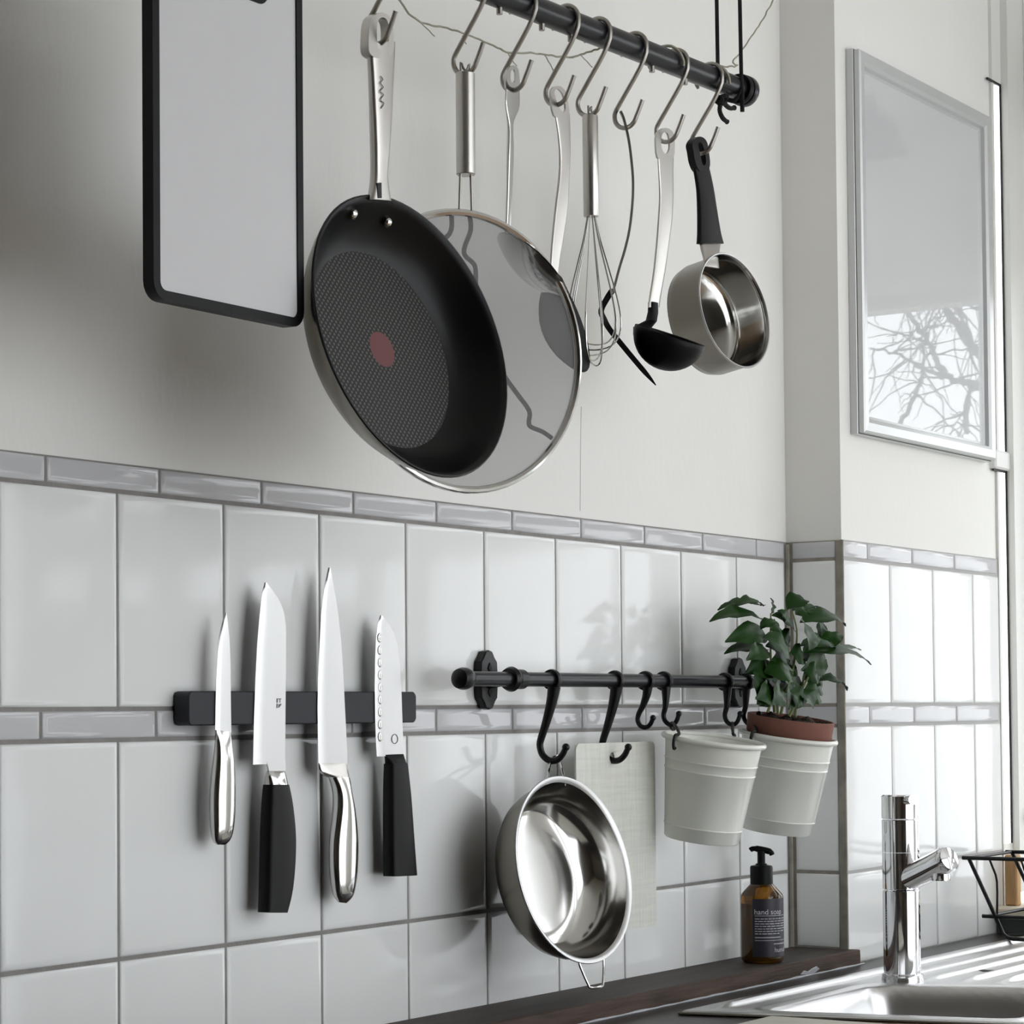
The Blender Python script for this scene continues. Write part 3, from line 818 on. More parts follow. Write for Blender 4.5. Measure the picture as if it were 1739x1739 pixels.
# ------------------------------------------------------------------ frying pan
def nvec(az, el):
    az, el = math.radians(az), math.radians(el)
    return Vector((math.sin(az)*math.cos(el), -math.cos(az)*math.cos(el), math.sin(el)))
pn = nvec(-2.9, 13.6); pc_ = Vector((0.3238, -0.22, 0.3519)); PR = 0.1398
pan = empty('frying_pan', pc_-Vector((0, 0, PR)), 'large black non-stick frying pan with steel outside and red heat spot', 'pan')
pdp = 0.040
obj('inside', MB().lathe([(PR-0.0006, 0.0006), (PR-0.003, -0.0004), (PR-0.006, -0.0045), (PR-0.012, -0.014), (PR-0.020, -0.025), (PR-0.029, -0.034), (PR-0.037, -0.0385), (0.0985, -pdp)], pc_, pn, 72), NONSTICK, pan, ang=70)
obj('outside', MB().lathe([(PR-0.0006, 0.0006), (PR+0.0008, 0.0), (PR, -0.003), (PR-0.005, -0.012), (PR-0.013, -0.024), (PR-0.022, -0.034), (PR-0.031, -0.0415), (0.098, -0.0445), (0.0, -0.0450)], pc_, pn, 72), STEELSHADE, pan, ang=70)  # outside darkened by colour for the dim room it reflects
obj('rim', MB().lathe([(PR-0.0016, 0.0004), (PR-0.0006, 0.0014), (PR+0.0009, 0.0010), (PR+0.0014, -0.0004), (PR+0.0006, -0.0012)], pc_, pn, 72), BLACKMETAL, pan, ang=70)
fl = MB().lathe([(0.0990, -pdp+0.0002), (0.060, -pdp), (0.0176, -pdp)], pc_, pn, 72)
flo = obj('floor_texture', fl, PANDOT, pan, label='dotted dark grey cooking floor')
up_ = (Vector((0,0,1))-pn*pn.z).normalized(); sd_ = up_.cross(pn)
uvl = flo.data.uv_layers.new(name='UVMap')
for lp in flo.data.loops:
    q = flo.data.vertices[lp.vertex_index].co + ORG[flo.name] - pc_
    a_, b_ = q.dot(sd_)/0.0062, q.dot(up_)/0.0066
    uvl.data[lp.index].uv = (a_+b_, a_-b_)
obj('heat_spot', MB().lathe([(0.0178, -pdp+0.0001), (0.0, -pdp+0.0002)], pc_, pn, 40), RED, pan, label='dull red heat spot')
for (px, py) in ((600, 364), (658, 378)):
    dep = 0.002
    for _ in range(60):                       # slide along the sight line until the point lies on the inner wall
        q = atp(px, py, pc_-pn*dep, pn); rad = ((q-pc_)+pn*dep).length
        if rad >= PR-0.006-(dep-0.0045)*0.95: break
        dep += 0.0006
    obj('rivet', MB().lathe([(0.0052, -0.001), (0.0050, 0.0012), (0.0036, 0.0028), (0.0016, 0.0036), (0, 0.0037)], q+(pn*0.7-(q-pc_).normalized()*0.7)*0.0004, pn*0.75-(q-pc_).normalized()*0.65, 18), STEELP, pan)
# handle: hangs in the hook by its slot
ho, hs = (200, 0), 500/1739.0
PHY = HJ[0].y
def H1(pts, Y): return [at(x, y, Y) for x, y in zp(ho, hs, pts)]
pl = H1([(1484,250),(1484,330),(1489,420),(1495,560),(1500,700),(1505,850),(1507,960),(1506,1050),(1496,1130),(1484,1180)], PHY)
prr = H1([(1628,250),(1626,330),(1620,420),(1612,560),(1605,700),(1594,850),(1586,960),(1580,1030),(1588,1110),(1602,1190)], PHY)
g = hloft(pl, prr, [0.0100,0.0102,0.0105,0.011,0.0115,0.0115,0.011,0.011,0.011,0.011], PHY, m=30, power=3.6)
zo = sum(p.z for p in H1([(1550,250)], PHY)); 
oc = [(1484,300),(1484,200),(1488,150),(1500,108),(1525,84),(1558,74),(1592,88),(1614,112),(1625,150),(1629,200),(1628,300),(1600,335),(1556,345),(1512,335)]
ic = [(1534,270),(1531,215),(1531,165),(1536,130),(1547,110),(1565,103),(1585,112),(1597,135),(1602,170),(1602,215),(1600,268),(1588,290),(1567,300),(1546,290)]
O_ = smooth_path(H1(oc, PHY-0.005), 3, True); I_ = smooth_path(H1(ic, PHY-0.005), 3, True)
g2 = MB().frame(O_, I_, (0, 0.010, 0))
hnd = obj('handle', g2.add(g.v, g.f), STEEL, pan, ang=50)
sq = H1([(1556,640),(1572,610),(1552,590),(1570,560),(1550,540),(1568,515),(1552,490),(1566,470),(1553,450)], PHY-0.0064)
obj('engraved_script', MB().tube(smooth_path(sq, 4), 0.00045, 6), ENGRAVE, hnd)
obj('bracket_gap', MB().prism(H1([(1534,1080),(1558,1078),(1560,1170),(1538,1170)], PHY-0.0058), (0, 0.004, 0)), BLACKMETAL, hnd, smooth=False)
# ------------------------------------------------------------------ splatter screen
sn = nvec(-21.7, -0.6); sc_ = Vector((0.4576, -0.188, 0.3560)); SR = 0.1407
sp = empty('splatter_screen', sc_-Vector((0,0,SR)), 'round steel mesh splatter screen hanging behind the frying pan', 'splatter screen')
obj('mesh_disc', MB().lathe([(SR-0.002, -0.0008), (0.07, -0.0002), (0.0, 0.0)], sc_, sn, 72), SCREENM, sp, ang=80, label='fine see-through steel mesh')
obj('rim', MB().lathe([(SR-0.0050, 0.0006), (SR-0.0042, 0.0028), (SR-0.0016, 0.0046), (SR+0.0010, 0.0038), (SR+0.0024, 0.001), (SR+0.0020, -0.003), (SR-0.001, -0.0046), (SR-0.004, -0.003), (SR-0.0050, 0.0006)], sc_, sn, 72), STEELP, sp)
stt = (Vector((0,0,1))-sn*sn.z).normalized(); sss = stt.cross(sn)
SO, SS = (480, 300), 540/1677.0
for pts in ([(890,190),(892,260),(880,300),(850,335),(835,380),(838,430),(860,480)], [(985,195),(992,280),(960,370),(962,415),(1008,460),(1018,500),(1020,570),(1035,640),(1080,830)],
            [(1120,960),(1175,1060),(1240,1150),(1300,1235),(1298,1295),(1310,1320),(1370,1345),(1418,1378)]):
    pth = [atp(x, y, sc_+sn*-0.006, sn) for x, y in zp(SO, SS, pts)]
    obj('stay_wire', MB().tube(smooth_path(pth, 4), 0.0025, 8), BLACKMETAL, sp)
j = HJ[1]; topr = sc_+stt*SR
hx = j.x; hy = j.y
c1 = Vector((hx, hy, at(785, 122, hy).z)); c2 = Vector((hx*0.55+topr.x*0.45, hy*0.55+topr.y*0.45, at(785, 296, hy).z))
obj('grip', MB().tube([c1, c1.lerp(c2, 0.01), c1.lerp(c2, 0.99), c2], [0.0088, 0.0097, 0.0097, 0.0088], 28), STEEL, sp)
dirw = sss
lp = [c1-dirw*0.0052, c1-dirw*0.0052+Vector((0,0,0.010)), j+Vector((-0.003, 0, 0.0022))+Vector((0,0,HOOKR)), j+Vector((0.003, 0, 0.0022))+Vector((0,0,HOOKR)), c1+dirw*0.0052+Vector((0,0,0.010)), c1+dirw*0.0052]
obj('hanging_loop', MB().tube(smooth_path(lp, 3), 0.0013, 8), STEELH, sp)
for s_ in (-1, 1):
    obj('handle_wire', MB().tube([c2+dirw*0.0062*s_+Vector((0,0,0.004)), topr+dirw*0.0075*s_+Vector((0,0,0.001))], 0.0015, 8), STEELH, sp)

# ------------------------------------------------------------------ serving spoon
def handle_with_slot(rows_px, outer, inner, Y, th, power=3.5, m=30):
    L = [at(a, y, Y) for (a, b, y) in rows_px]; R_ = [at(b, y, Y) for (a, b, y) in rows_px]
    g = hloft(L, R_, th, Y, m=m, power=power)
    if outer:
        O_ = smooth_path([at(x, y, Y-0.0011) for x, y in outer], 3, True); I_ = smooth_path([at(x, y, Y-0.0011) for x, y in inner], 3, True)
        g2 = MB().frame(O_, I_, (0, 0.0022, 0)); g.add(g2.v, g2.f)
    return g
j = HJ[2]; Y = j.y
spn = empty('serving_spoon', Vector((j.x, Y, 0.40)), 'polished serving spoon seen partly through the splatter screen', 'spoon')
g = handle_with_slot([(860,881,140),(858,882,165),(859,881,185),(862,872,205),(863,870,222),(862,871,260),(861,869,320),(859,867,380),(856,866,402)],
    [(860,150),(860,125),(865,114),(872,111),(879,115),(882,127),(882,150),(871,152)], [(868,138),(867,130),(868,121),(872,118),(875,121),(876,130),(875,138),(871,142)], Y,
    [0.0022,0.0022,0.0024,0.0034,0.004,0.004,0.0034,0.0028,0.0028])
obj('handle', g, STEELP, spn, ang=50)
b0 = at(855, 399, Y)
ax = Vector((0.055, -0.030, -0.050)).normalized(); wd = Vector((0.55, 0.83, 0.05)); wd = (wd-ax*wd.dot(ax)).normalized(); nn = ax.cross(wd).normalized()
if nn.z > 0: nn = -nn
nu, nv = 22, 14; vs = []; fs = []; L_ = 0.096
for side in (0, 1):
    for i in range(nu+1):
        t = i/nu; u = -0.04+t*1.04; hw = 0.035*max(0.0, math.sin(PI*min(1, max(0, t))**0.8))**0.55 if 0 < t < 1 else 0.0
        hw = max(hw, 0.0032 if t < 0.1 else 0.0003)
        for k in range(nv+1):
            s_ = -1+2*k/nv
            dp = 0.017*math.sin(PI*t)**0.8*(1-s_*s_) if 0 < t < 1 else 0
            vs.append(b0+ax*(L_*u)+wd*(hw*s_)+nn*(dp+0.0012*side))
for side in (0, 1):
    o_ = side*(nu+1)*(nv+1)
    for i in range(nu):
        for k in range(nv):
            a = o_+i*(nv+1)+k; fs.append((a, a+1, a+nv+2, a+nv+1))
obj('bowl', MB().add(vs, fs), STEELP, spn, ang=80)

# ------------------------------------------------------------------ black paddle spatula
j = HJ[3]; Y = j.y
st_ = empty('paddle_spatula', Vector((j.x, Y, 0.33)), 'steel handled spatula with black paddle, half behind the splatter screen', 'spatula')
g = handle_with_slot([(942,967,193),(947,968,225),(950,968,262),(949,966,300),(943,964,350),(938,957,400),(935,950,440),(934,946,480)],
    [(941,196),(935,162),(938,150),(947,146),(957,150),(963,165),(967,197),(955,199)], [(948,178),(942,160),(943,153),(947,151),(951,153),(957,162),(961,184),(956,191)], Y,
    [0.0026,0.003,0.0036,0.004,0.004,0.0036,0.0034,0.0034])
obj('handle', g, STEEL, st_, ang=50)
pd = [(944,466),(931,476),(922,492),(917,515),(918,548),(928,578),(946,604),(970,624),(986,632),(996,630),(1000,618),(999,596),(993,568),(984,540),(972,512),(960,488),(952,470)]
pts = smooth_path([at(x, y, Y) for x, y in pd], 2, True)
obj('paddle', MB().prism([p+Vector((0, 0.0022, 0)) for p in pts], (0, -0.0044, 0), 0.0012), BLACKPLASTIC, st_, ang=50)

# ------------------------------------------------------------------ whisk
j = HJ[4]; Y = j.y
wh = empty('whisk', Vector((j.x, Y, 0.35)), 'balloon whisk with a thick steel tube handle', 'whisk')
t0, t1, t2 = at(1002, 196, Y), at(1004, 368, Y), at(1010, 621, Y)
obj('handle', MB().tube([t0, t0.lerp(t1, 0.01), t0.lerp(t1, 0.99), t1], [0.0080, 0.0086, 0.0086, 0.0080], 28), STEEL, wh)
obj('hanging_loop', MB().tube(smooth_path([t0+Vector((-0.003,0,-0.002)), t0+Vector((-0.0035,0,0.010)), j+Vector((0,0.0,HOOKR+0.0018)), t0+Vector((0.0035,0,0.010)), t0+Vector((0.003,0,-0.002))], 5), 0.0012, 8), STEELH, wh)
axw = (t2-t1).normalized(); Lw = (t2-t1).length
for k in range(5):
    a = PI*k/5+0.25; dr = (Vector((1,0,0))*math.cos(a)+Vector((0,1,0))*math.sin(a)); dr = (dr-axw*dr.dot(axw)).normalized()
    pr_ = [(0.004, -0.01), (0.0045, 0.01), (0.009, 0.15), (0.0165, 0.36), (0.0255, 0.60), (0.0295, 0.78), (0.0270, 0.90), (0.0175, 0.975), (0.0, 1.0)]
    sc2 = 1.0-0.035*k
    half = [t1+axw*(Lw*h*(sc2 if h > 0.3 else 1))+dr*r_ for r_, h in pr_]
    othr = [t1+axw*(Lw*h*(sc2 if h > 0.3 else 1))-dr*r_ for r_, h in pr_[:-1]][::-1]
    obj('wire', MB().tube(smooth_path(half+othr, 4), 0.00085, 6), STEELP, wh)

# ------------------------------------------------------------------ bent turner, seen on its edge
j = HJ[5]
bt_ = empty('bent_turner', Vector((j.x, j.y, 0.32)), 'bent turner with thin steel handle and angled black blade, seen edge-on', 'turner')
WHv = Vector((FW.x, FW.y, 0)).normalized()
WR_ = (atp(1060, 560, j, WHv)-CAM).normalized()
def E1(pts): return [atp(x, y, j, WHv) for x, y in pts]
hp = smooth_path(E1([(1054,190),(1060,205),(1068,240),(1073,280),(1075,310),(1074,345),(1069,390),(1061,425),(1052,455),(1044,485),(1040,498)]), 4)
wid = [0.010+0.006*abs(i/(len(hp)-1)-0.4) for i in range(len(hp))]
rg = []
for i, p in enumerate(hp):
    t = (hp[min(i+1, len(hp)-1)]-hp[max(i-1, 0)]).normalized(); nn_ = t.cross(WR_).normalized(); h = 0.0014; w = wid[i]
    rg.append([p+WR_*w+nn_*h, p-WR_*w+nn_*h, p-WR_*w-nn_*h, p+WR_*w-nn_*h])
obj('handle', MB().rings(rg), STEEL, bt_, ang=40)
bp = smooth_path(E1([(1041,492),(1032,505),(1021,527),(1026,542),(1036,560),(1060,590),(1085,620),(1104,642),(1113,653)]), 4)
rg = []
for i, p in enumerate(bp):
    t = (bp[min(i+1, len(bp)-1)]-bp[max(i-1, 0)]).normalized(); nn_ = t.cross(WR_).normalized(); f = i/(len(bp)-1)
    h = 0.0034*(1-0.25*f) if f < 0.8 else 0.0034*(0.8-0.7*(f-0.8)/0.2); h = max(h, 0.0006); w = 0.008+0.027*smst((f-0.22)/0.3)
    rg.append([p+WR_*w+nn_*h, p-WR_*w+nn_*h, p-WR_*w-nn_*h, p+WR_*w-nn_*h])
obj('blade', MB().rings(rg), BLACKPLASTIC, bt_, ang=40)

# ------------------------------------------------------------------ ladle
j = HJ[6]; Y = j.y
ld = empty('ladle', Vector((j.x, Y, 0.34)), 'black ladle with a long flat steel handle', 'ladle')
g = handle_with_slot([(1117,1144,264),(1118,1143,285),(1120,1143,330),(1118,1141,370),(1115,1136,410),(1110,1129,460),(1103,1121,505),(1101,1119,522)],
    [(1117,268),(1114,236),(1118,223),(1130,217),(1141,222),(1146,236),(1144,268),(1131,270)], [(1124,252),(1123,238),(1125,228),(1130,224),(1135,228),(1137,240),(1137,254),(1131,262)], Y,
    [0.0026,0.003,0.0036,0.004,0.004,0.0038,0.0036,0.0036])
obj('handle', g, STEEL, ld, ang=50)
th_ = math.radians(22)
la = Vector((0, -math.sin(th_), math.cos(th_)))          # bowl axis, tipped towards the room
LR = 0.0415
lc = at(1138, 570, Y-0.030)
prof = [(LR-0.0022, -0.0004), (LR-0.0008, 0.0008), (LR, 0.0)]
for a in range(8, 91, 8):
    t = math.radians(a); prof.append((LR*math.cos(t), -0.0395*math.sin(t)))
prof.append((0, -0.0396))
inn = []
for a in range(90, -1, -9):
    t = math.radians(a); inn.append(((LR-0.0022)*math.cos(t), -0.0370*math.sin(t)))
obj('bowl', MB().lathe(inn+prof, lc, la, 48), BLACKPLASTIC, ld, ang=60)
nk = [at(1109, 514, Y), at(1109, 530, Y), at(1106, 545, Y-0.004), lc+Vector((0, LR*math.cos(th_)-0.0015, LR*math.sin(th_)-0.004)), lc+Vector((0, LR*math.cos(th_)-0.003, LR*math.sin(th_)-0.014))]
rows = []
for p, w, t in zip(nk, (0.0068, 0.0072, 0.0085, 0.0165, 0.021), (0.009, 0.009, 0.0085, 0.006, 0.004)):
    rows.append((p-Vector((w, 0, 0)), p+Vector((w, 0, 0)), t))
obj('neck', MB().loft(rows, 16, 3.0), BLACKPLASTIC, ld, ang=60)

# ------------------------------------------------------------------ small saucepan
qn = nvec(-7.0, 9.0); qc = Vector((0.9677, -0.22, 0.463)); QR = 0.0689
sa = empty('saucepan', qc-Vector((0,0,QR)), 'small steel saucepan with black handle on the rightmost S hook', 'saucepan')
obj('inside', MB().lathe([(0.0, -0.0520), (QR-0.016, -0.0520), (QR-0.008, -0.0495), (QR-0.004, -0.045), (QR-0.0028, -0.036), (QR-0.0026, -0.006), (QR-0.0018, -0.001), (QR-0.0005, 0.0004)], qc, qn, 72), STEELP, sa, ang=50)
obj('outside', MB().lathe([(QR+0.0002, 0.0), (QR-0.0014, -0.006), (QR-0.0014, -0.040), (QR-0.004, -0.050), (QR-0.012, -0.0545), (0.0, -0.0550)], qc, qn, 72), STEELSHADE, sa, ang=50)  # shaded outside painted with the darker steel
obj('rim', MB().lathe([(QR-0.0018, -0.001), (QR-0.0010, 0.0008), (QR+0.0004, 0.0010), (QR+0.0012, 0), (QR+0.0004, -0.0012), (QR-0.0018, -0.001)], qc, qn, 72), BLADE, sa)
Y = HJ[7].y
hl = [(1175,1191,262),(1178,1203,285),(1184,1210,320),(1186,1216,360),(1186,1222,395),(1185,1227,414)]
oc = [(1178,258),(1176,246),(1180,237),(1187,232),(1195,234),(1201,242),(1204,258),(1206,280),(1200,292),(1188,290),(1181,275)]
ic = [(1190,266),(1187,252),(1186,245),(1188,241),(1191,242),(1194,248),(1198,264),(1199,275),(1197,281),(1194,280),(1192,275)]
L = [at(a, y, Y) for (a, b, y) in hl[1:]]; R_ = [at(b, y, Y) for (a, b, y) in hl[1:]]
g = hloft(L, R_, [0.009, 0.0105, 0.012, 0.013, 0.014], Y, m=20, power=2.4)
O_ = smooth_path([at(x, y, Y-0.0045) for x, y in oc], 3, True); I_ = smooth_path([at(x, y, Y-0.0045) for x, y in ic], 3, True)
g2 = MB().frame(O_, I_, (0, 0.009, 0)); g.add(g2.v, g2.f)
obj('handle', g, BLACKRUB, sa, ang=50)
tq = qc+(Vector((0,0,1))-qn*qn.z).normalized()*(QR-0.004)-qn*0.006
rows = [(at(1189, 408, Y), at(1223, 408, Y), 0.008), (at(1191, 424, Y-0.004), at(1221, 424, Y-0.004), 0.006), (at(1195, 438, Y-0.010), at(1219, 440, Y-0.010), 0.005), (at(1196, 452, Y-0.011), at(1221, 456, Y-0.011), 0.004)]
obj('handle_bracket', MB().loft(rows, 16, 3.5), STEEL, sa, ang=50)

# ------------------------------------------------------------------ twine
tw = MB(); ty = RY+0.028
tp_ = [(640,-20),(672,-4),(700,28),(725,42),(760,48),(800,62),(830,76),(860,88),(885,90),(925,92),(948,97),(975,96),(1000,88),(1025,80),(1045,70)]
tw_path = smooth_path([at(x, y, ty)+Vector((0, random.uniform(-.002,.002), 0)) for x, y in tp_], 5)
def wig(P, a=0.0007):
    return [p+Vector((random.uniform(-a,a), random.uniform(-a,a), random.uniform(-a,a))) for p in P]
two = empty('jute_twine', tw_path[len(tw_path)//2], 'thin frayed jute twine wound along the hanging rod', 'twine')
obj('strand', MB().tube(wig(tw_path), 0.0011, 6), TWINE, two)
for x_ in (0.852, 0.962):
    lpn = [Vector((x_-0.022+0.030*t/14, RY+0.0165*math.cos(-0.9+4.4*t/14), rz(x_)+0.0165*math.sin(-0.9+4.4*t/14))) for t in range(15)]
    obj('strand', MB().tube(wig(lpn, 0.0004), 0.0019, 6), TWINE, two)
tp_ = [(1216,112),(1235,113),(1252,112),(1244,105),(1258,88),(1276,62),(1296,32),(1312,2),(1320,-25)]
obj('strand', MB().tube(wig(smooth_path([at(x, y, RY+0.004) for x, y in tp_], 5)), 0.0010, 6), TWINE, two)
for pts in ([(700,28),(722,46),(738,62)], [(785,60),(792,75)], [(862,90),(872,106),(878,112)], [(925,93),(935,110),(940,120)], [(985,92),(996,104),(1006,114)], [(1018,82),(1030,74),(1042,76)]):
    obj('frayed_end', MB().tube(wig(smooth_path([at(x, y, ty-0.001) for x, y in pts], 3), 0.0004), 0.0006, 5), TWINE, two)

# ------------------------------------------------------------------ wall rail with brackets
WY, WZ, WR = -0.050, 0.031, 0.0083
xa_ = at(785, 1153, WY).x
wr = empty('wall_rail', (1.0, 0.0, WZ), 'black rail on scalloped brackets mounted low on the tiles', 'rail')
obj('bar', MB().tube([(xa_+0.004, WY, WZ), (1.400, WY, WZ)], WR, 28), BLACKROD, wr)
obj('finial', MB().lathe([(0, -0.010), (0.006, -0.0095), (0.0108, -0.006), (0.0124, 0.0), (0.0122, 0.006), (0.0105, 0.012), (0.0084, 0.014)], (xa_, WY, WZ), (1,0,0), 28), BLACKMETAL, wr)
obj('finial', MB().lathe([(0, 0.010), (0.006, 0.0095), (0.0108, 0.006), (0.0124, 0.0), (0.0122, -0.006), (0.0105, -0.012), (0.0084, -0.014)], (1.404, WY, WZ), (1,0,0), 28), BLACKMETAL, wr)
plate = [(0, 0.034), (0.007, 0.0325), (0.0115, 0.026), (0.0165, 0.021), (0.0175, 0.010), (0.0175, -0.010), (0.0165, -0.021), (0.0115, -0.026), (0.007, -0.0325), (0, -0.034),
         (-0.007, -0.0325), (-0.0115, -0.026), (-0.0165, -0.021), (-0.0175, -0.010), (-0.0175, 0.010), (-0.0165, 0.021), (-0.0115, 0.026), (-0.007, 0.0325)]
for bx_ in (at(832, 1155, -0.011).x, at(1258, 1160, -0.011).x):
    br_ = obj('bracket', MB().prism([Vector((bx_+a, -0.0003, WZ+b)) for a, b in plate], (0, -0.0105, 0), 0.0015), BLACKMETAL, wr, ang=30)
    obj('bracket_arm', MB().tube([(bx_, -0.010, WZ), (bx_, -0.030, WZ), (bx_, WY+0.004, WZ)], [0.0105, 0.0075, 0.0085], 18), BLACKMETAL, br_)
    obj('bracket_eye', MB().lathe([(WR, -0.008), (WR+0.003, -0.007), (WR+0.003, 0.007), (WR, 0.008)], (bx_, WY, WZ), (1,0,0), 24), BLACKMETAL, br_)
    for s_ in (-1, 1):
        obj('diamond_boss', MB().prism([Vector((bx_, -0.0106, WZ+s_*0.0135+0.006)), Vector((bx_+0.0035, -0.0106, WZ+s_*0.0135)), Vector((bx_, -0.0106, WZ+s_*0.0135-0.006)), Vector((bx_-0.0035, -0.0106, WZ+s_*0.0135))], (0, -0.0012, 0)), BLACKPLASTIC, br_, smooth=False)
x_ = at(868, 1155, WY).x
o = obj('rail_ring', MB().lathe([(WR+0.0002, -0.006), (WR+0.004, -0.0055), (WR+0.0060, 0.0), (WR+0.004, 0.0055), (WR+0.0002, 0.006), (WR+0.0002, -0.006)], (x_, WY, WZ), (1,0,0), 32), BLACKMETAL)
tag(o, 'plain black ring around the wall rail, next to its left bracket', 'ring')

def rail_hook(x, pts, radii, label, name, ball=True):
    """black hook: ring round the rail, then a swelling shank; pts are photo pixels read in the plane x = const"""
    P_ = [atp(px, py, (x, WY, WZ), Vector((1,0,0))) for px, py in pts]
    g = MB().lathe([(WR+0.0004, -0.0035), (WR+0.0034, -0.0034), (WR+0.0042, 0.0), (WR+0.0034, 0.0034), (WR+0.0004, 0.0035), (WR+0.0004, -0.0035)], (x, WY, WZ), (1,0,0), 28)
    sp_ = smooth_path(P_, 4); m = len(sp_)
    R_ = []
    for i in range(m):
        f = i/(m-1)*(len(radii)-1); k = min(int(f), len(radii)-2); R_.append(radii[k]+(radii[k+1]-radii[k])*(f-k))
    g.tube(sp_, R_, 12)
    if ball: g.sphere(P_[-1], radii[-1]*1.35, 12, 8)
    o = obj(name, g, BLACKMETAL); tag(o, label, 'hook', 'black hooks on the wall rail')
    return P_
def shift(pts, d): return [(a+d, b) for a, b in pts]
LONG = [(941,1166),(939,1180),(934,1203),(926,1232),(919,1254),(917,1266),(921,1281),(932,1291),(945,1291),(955,1282),(961,1269)]
lr_ = [0.0078, 0.0068, 0.0056, 0.0046, 0.0042, 0.0040, 0.0040, 0.0039, 0.0037, 0.0034]
xh1 = at(937, 1155, WY).x; J1 = rail_hook(xh1, LONG, lr_, 'long black hook holding the steel bowl', 'rail_hook')
xh2 = at(1044, 1155, WY).x; J2 = rail_hook(xh2, shift(LONG, 106), lr_, 'long black hook poked through the thin grey board', 'rail_hook')
SMALL = [(1100,1166),(1098,1180),(1092,1198),(1085,1212),(1083,1223),(1088,1233),(1098,1235),(1105,1229),(1109,1219)]
sr_ = [0.0064, 0.0050, 0.0036, 0.0031, 0.0030, 0.0030, 0.0029, 0.0028]
xh3 = at(1096, 1155, WY).x; rail_hook(xh3, SMALL, sr_, 'short black hook with nothing hanging on it', 'rail_hook')
SM2 = [(1131,1166),(1131,1182),(1130,1200),(1127,1214),(1130,1225),(1139,1231),(1148,1226),(1153,1212)]
xh4 = at(1127, 1155, WY).x; J4 = rail_hook(xh4, SM2, sr_, 'short black hook holding the empty bucket at its left side', 'rail_hook')
xh5 = at(1231, 1156, WY).x; J5 = rail_hook(xh5, shift(SM2, 104), sr_, 'short black hook holding the empty bucket at its right side', 'rail_hook')
xh6 = at(1266, 1157, WY).x; J6 = rail_hook(xh6, shift(SM2, 136), sr_, 'short black hook behind the plant, holding its bucket', 'rail_hook')

# ------------------------------------------------------------------ thin grey board
GY = J2[7].y
gb = empty('thin_board', at(1045, 1578, GY), 'thin pale grey woven-look board hanging behind the steel bowl', 'board')
gx0, gx1 = at(978, 1400, GY).x, at(1112, 1400, GY).x
gz1, gz0 = at(1045, 1261, GY).z, at(1075, 1577, GY).z
hole = [Vector((J2[7].x+0.0058*math.cos(2*PI*(k+3)/24), GY+0.0012, J2[7].z+0.0035+0.0058*math.sin(2*PI*(k+3)/24))) for k in range(24)]
obj('sheet', MB().frame(rrect(gx0, gx1, gz0, gz1, 0.008, GY+0.0012), hole, (0, -0.0024, 0)), GREYLINEN, gb, smooth=False)

# ------------------------------------------------------------------ steel bowl with wire loops
bn = nvec(-3.6, 12.6); bc = Vector((0.7935, -0.100, -0.1847)); BR = 0.1077
bw = empty('steel_bowl', bc-Vector((0,0,BR)), 'polished steel bowl with wire loops hanging from a long black hook', 'bowl')
obj('inside', MB().lathe([(0, -0.0530), (0.040, -0.0530), (0.060, -0.0520), (0.0765, -0.0500), (0.0790, -0.0480), (0.0850, -0.0440), (0.0925, -0.036), (0.0975, -0.024), (0.1005, -0.010), (0.1015, -0.0015)], bc, bn, 80), STEELP, bw, ang=60)
obj('rim', MB().lathe([(0.1010, -0.0020), (0.1030, -0.0002), (0.1060, 0.0012), (BR-0.0004, 0.0010), (BR+0.0002, 0.0), (BR-0.0010, -0.0014), (0.1045, -0.0014), (0.1024, -0.003), (0.1010, -0.0020)], bc, bn, 80), BLADE, bw)
obj('outside', MB().lathe([(0.1024, -0.003), (0.1018, -0.010), (0.0987, -0.025), (0.0935, -0.0375), (0.0850, -0.0470), (0.0780, -0.0520), (0, -0.0542)], bc, bn, 80), STEELSHADE, bw, ang=60)  # dark reflection on the outer side put into the colour
bu = (Vector((0,0,1))-bn*bn.z).normalized(); bs = bu.cross(bn)
if bs.x < 0: bs = -bs
jb = J1[7]
base = bc+bu*(BR-0.004)-bn*0.001
yr = base.y
lpp = [at(929, 1332, yr+0.003), at(930, 1322, yr+0.004), at(933, 1304, (yr+jb.y)/2), at(937, 1289, jb.y+0.002), at(943, 1284, jb.y), at(949, 1286, jb.y-0.002), at(954, 1304, (yr+jb.y)/2), at(958, 1322, yr+0.004), at(959, 1334, yr+0.003)]
obj('wire_loop', MB().tube(smooth_path(lpp, 4), 0.0015, 8), STEELP, bw)
base = bc-bu*(BR-0.004)-bn*0.001
lpp = [base-bs*0.024+bu*0.003, base-bs*0.0225-bu*0.006, base-bs*0.015-bu*0.025, base-bs*0.0100-bu*0.0305, base+bs*0.0100-bu*0.0305, base+bs*0.015-bu*0.025, base+bs*0.0225-bu*0.006, base+bs*0.024+bu*0.003]
obj('wire_loop', MB().tube(smooth_path(lpp, 4), 0.0015, 8), STEELP, bw)

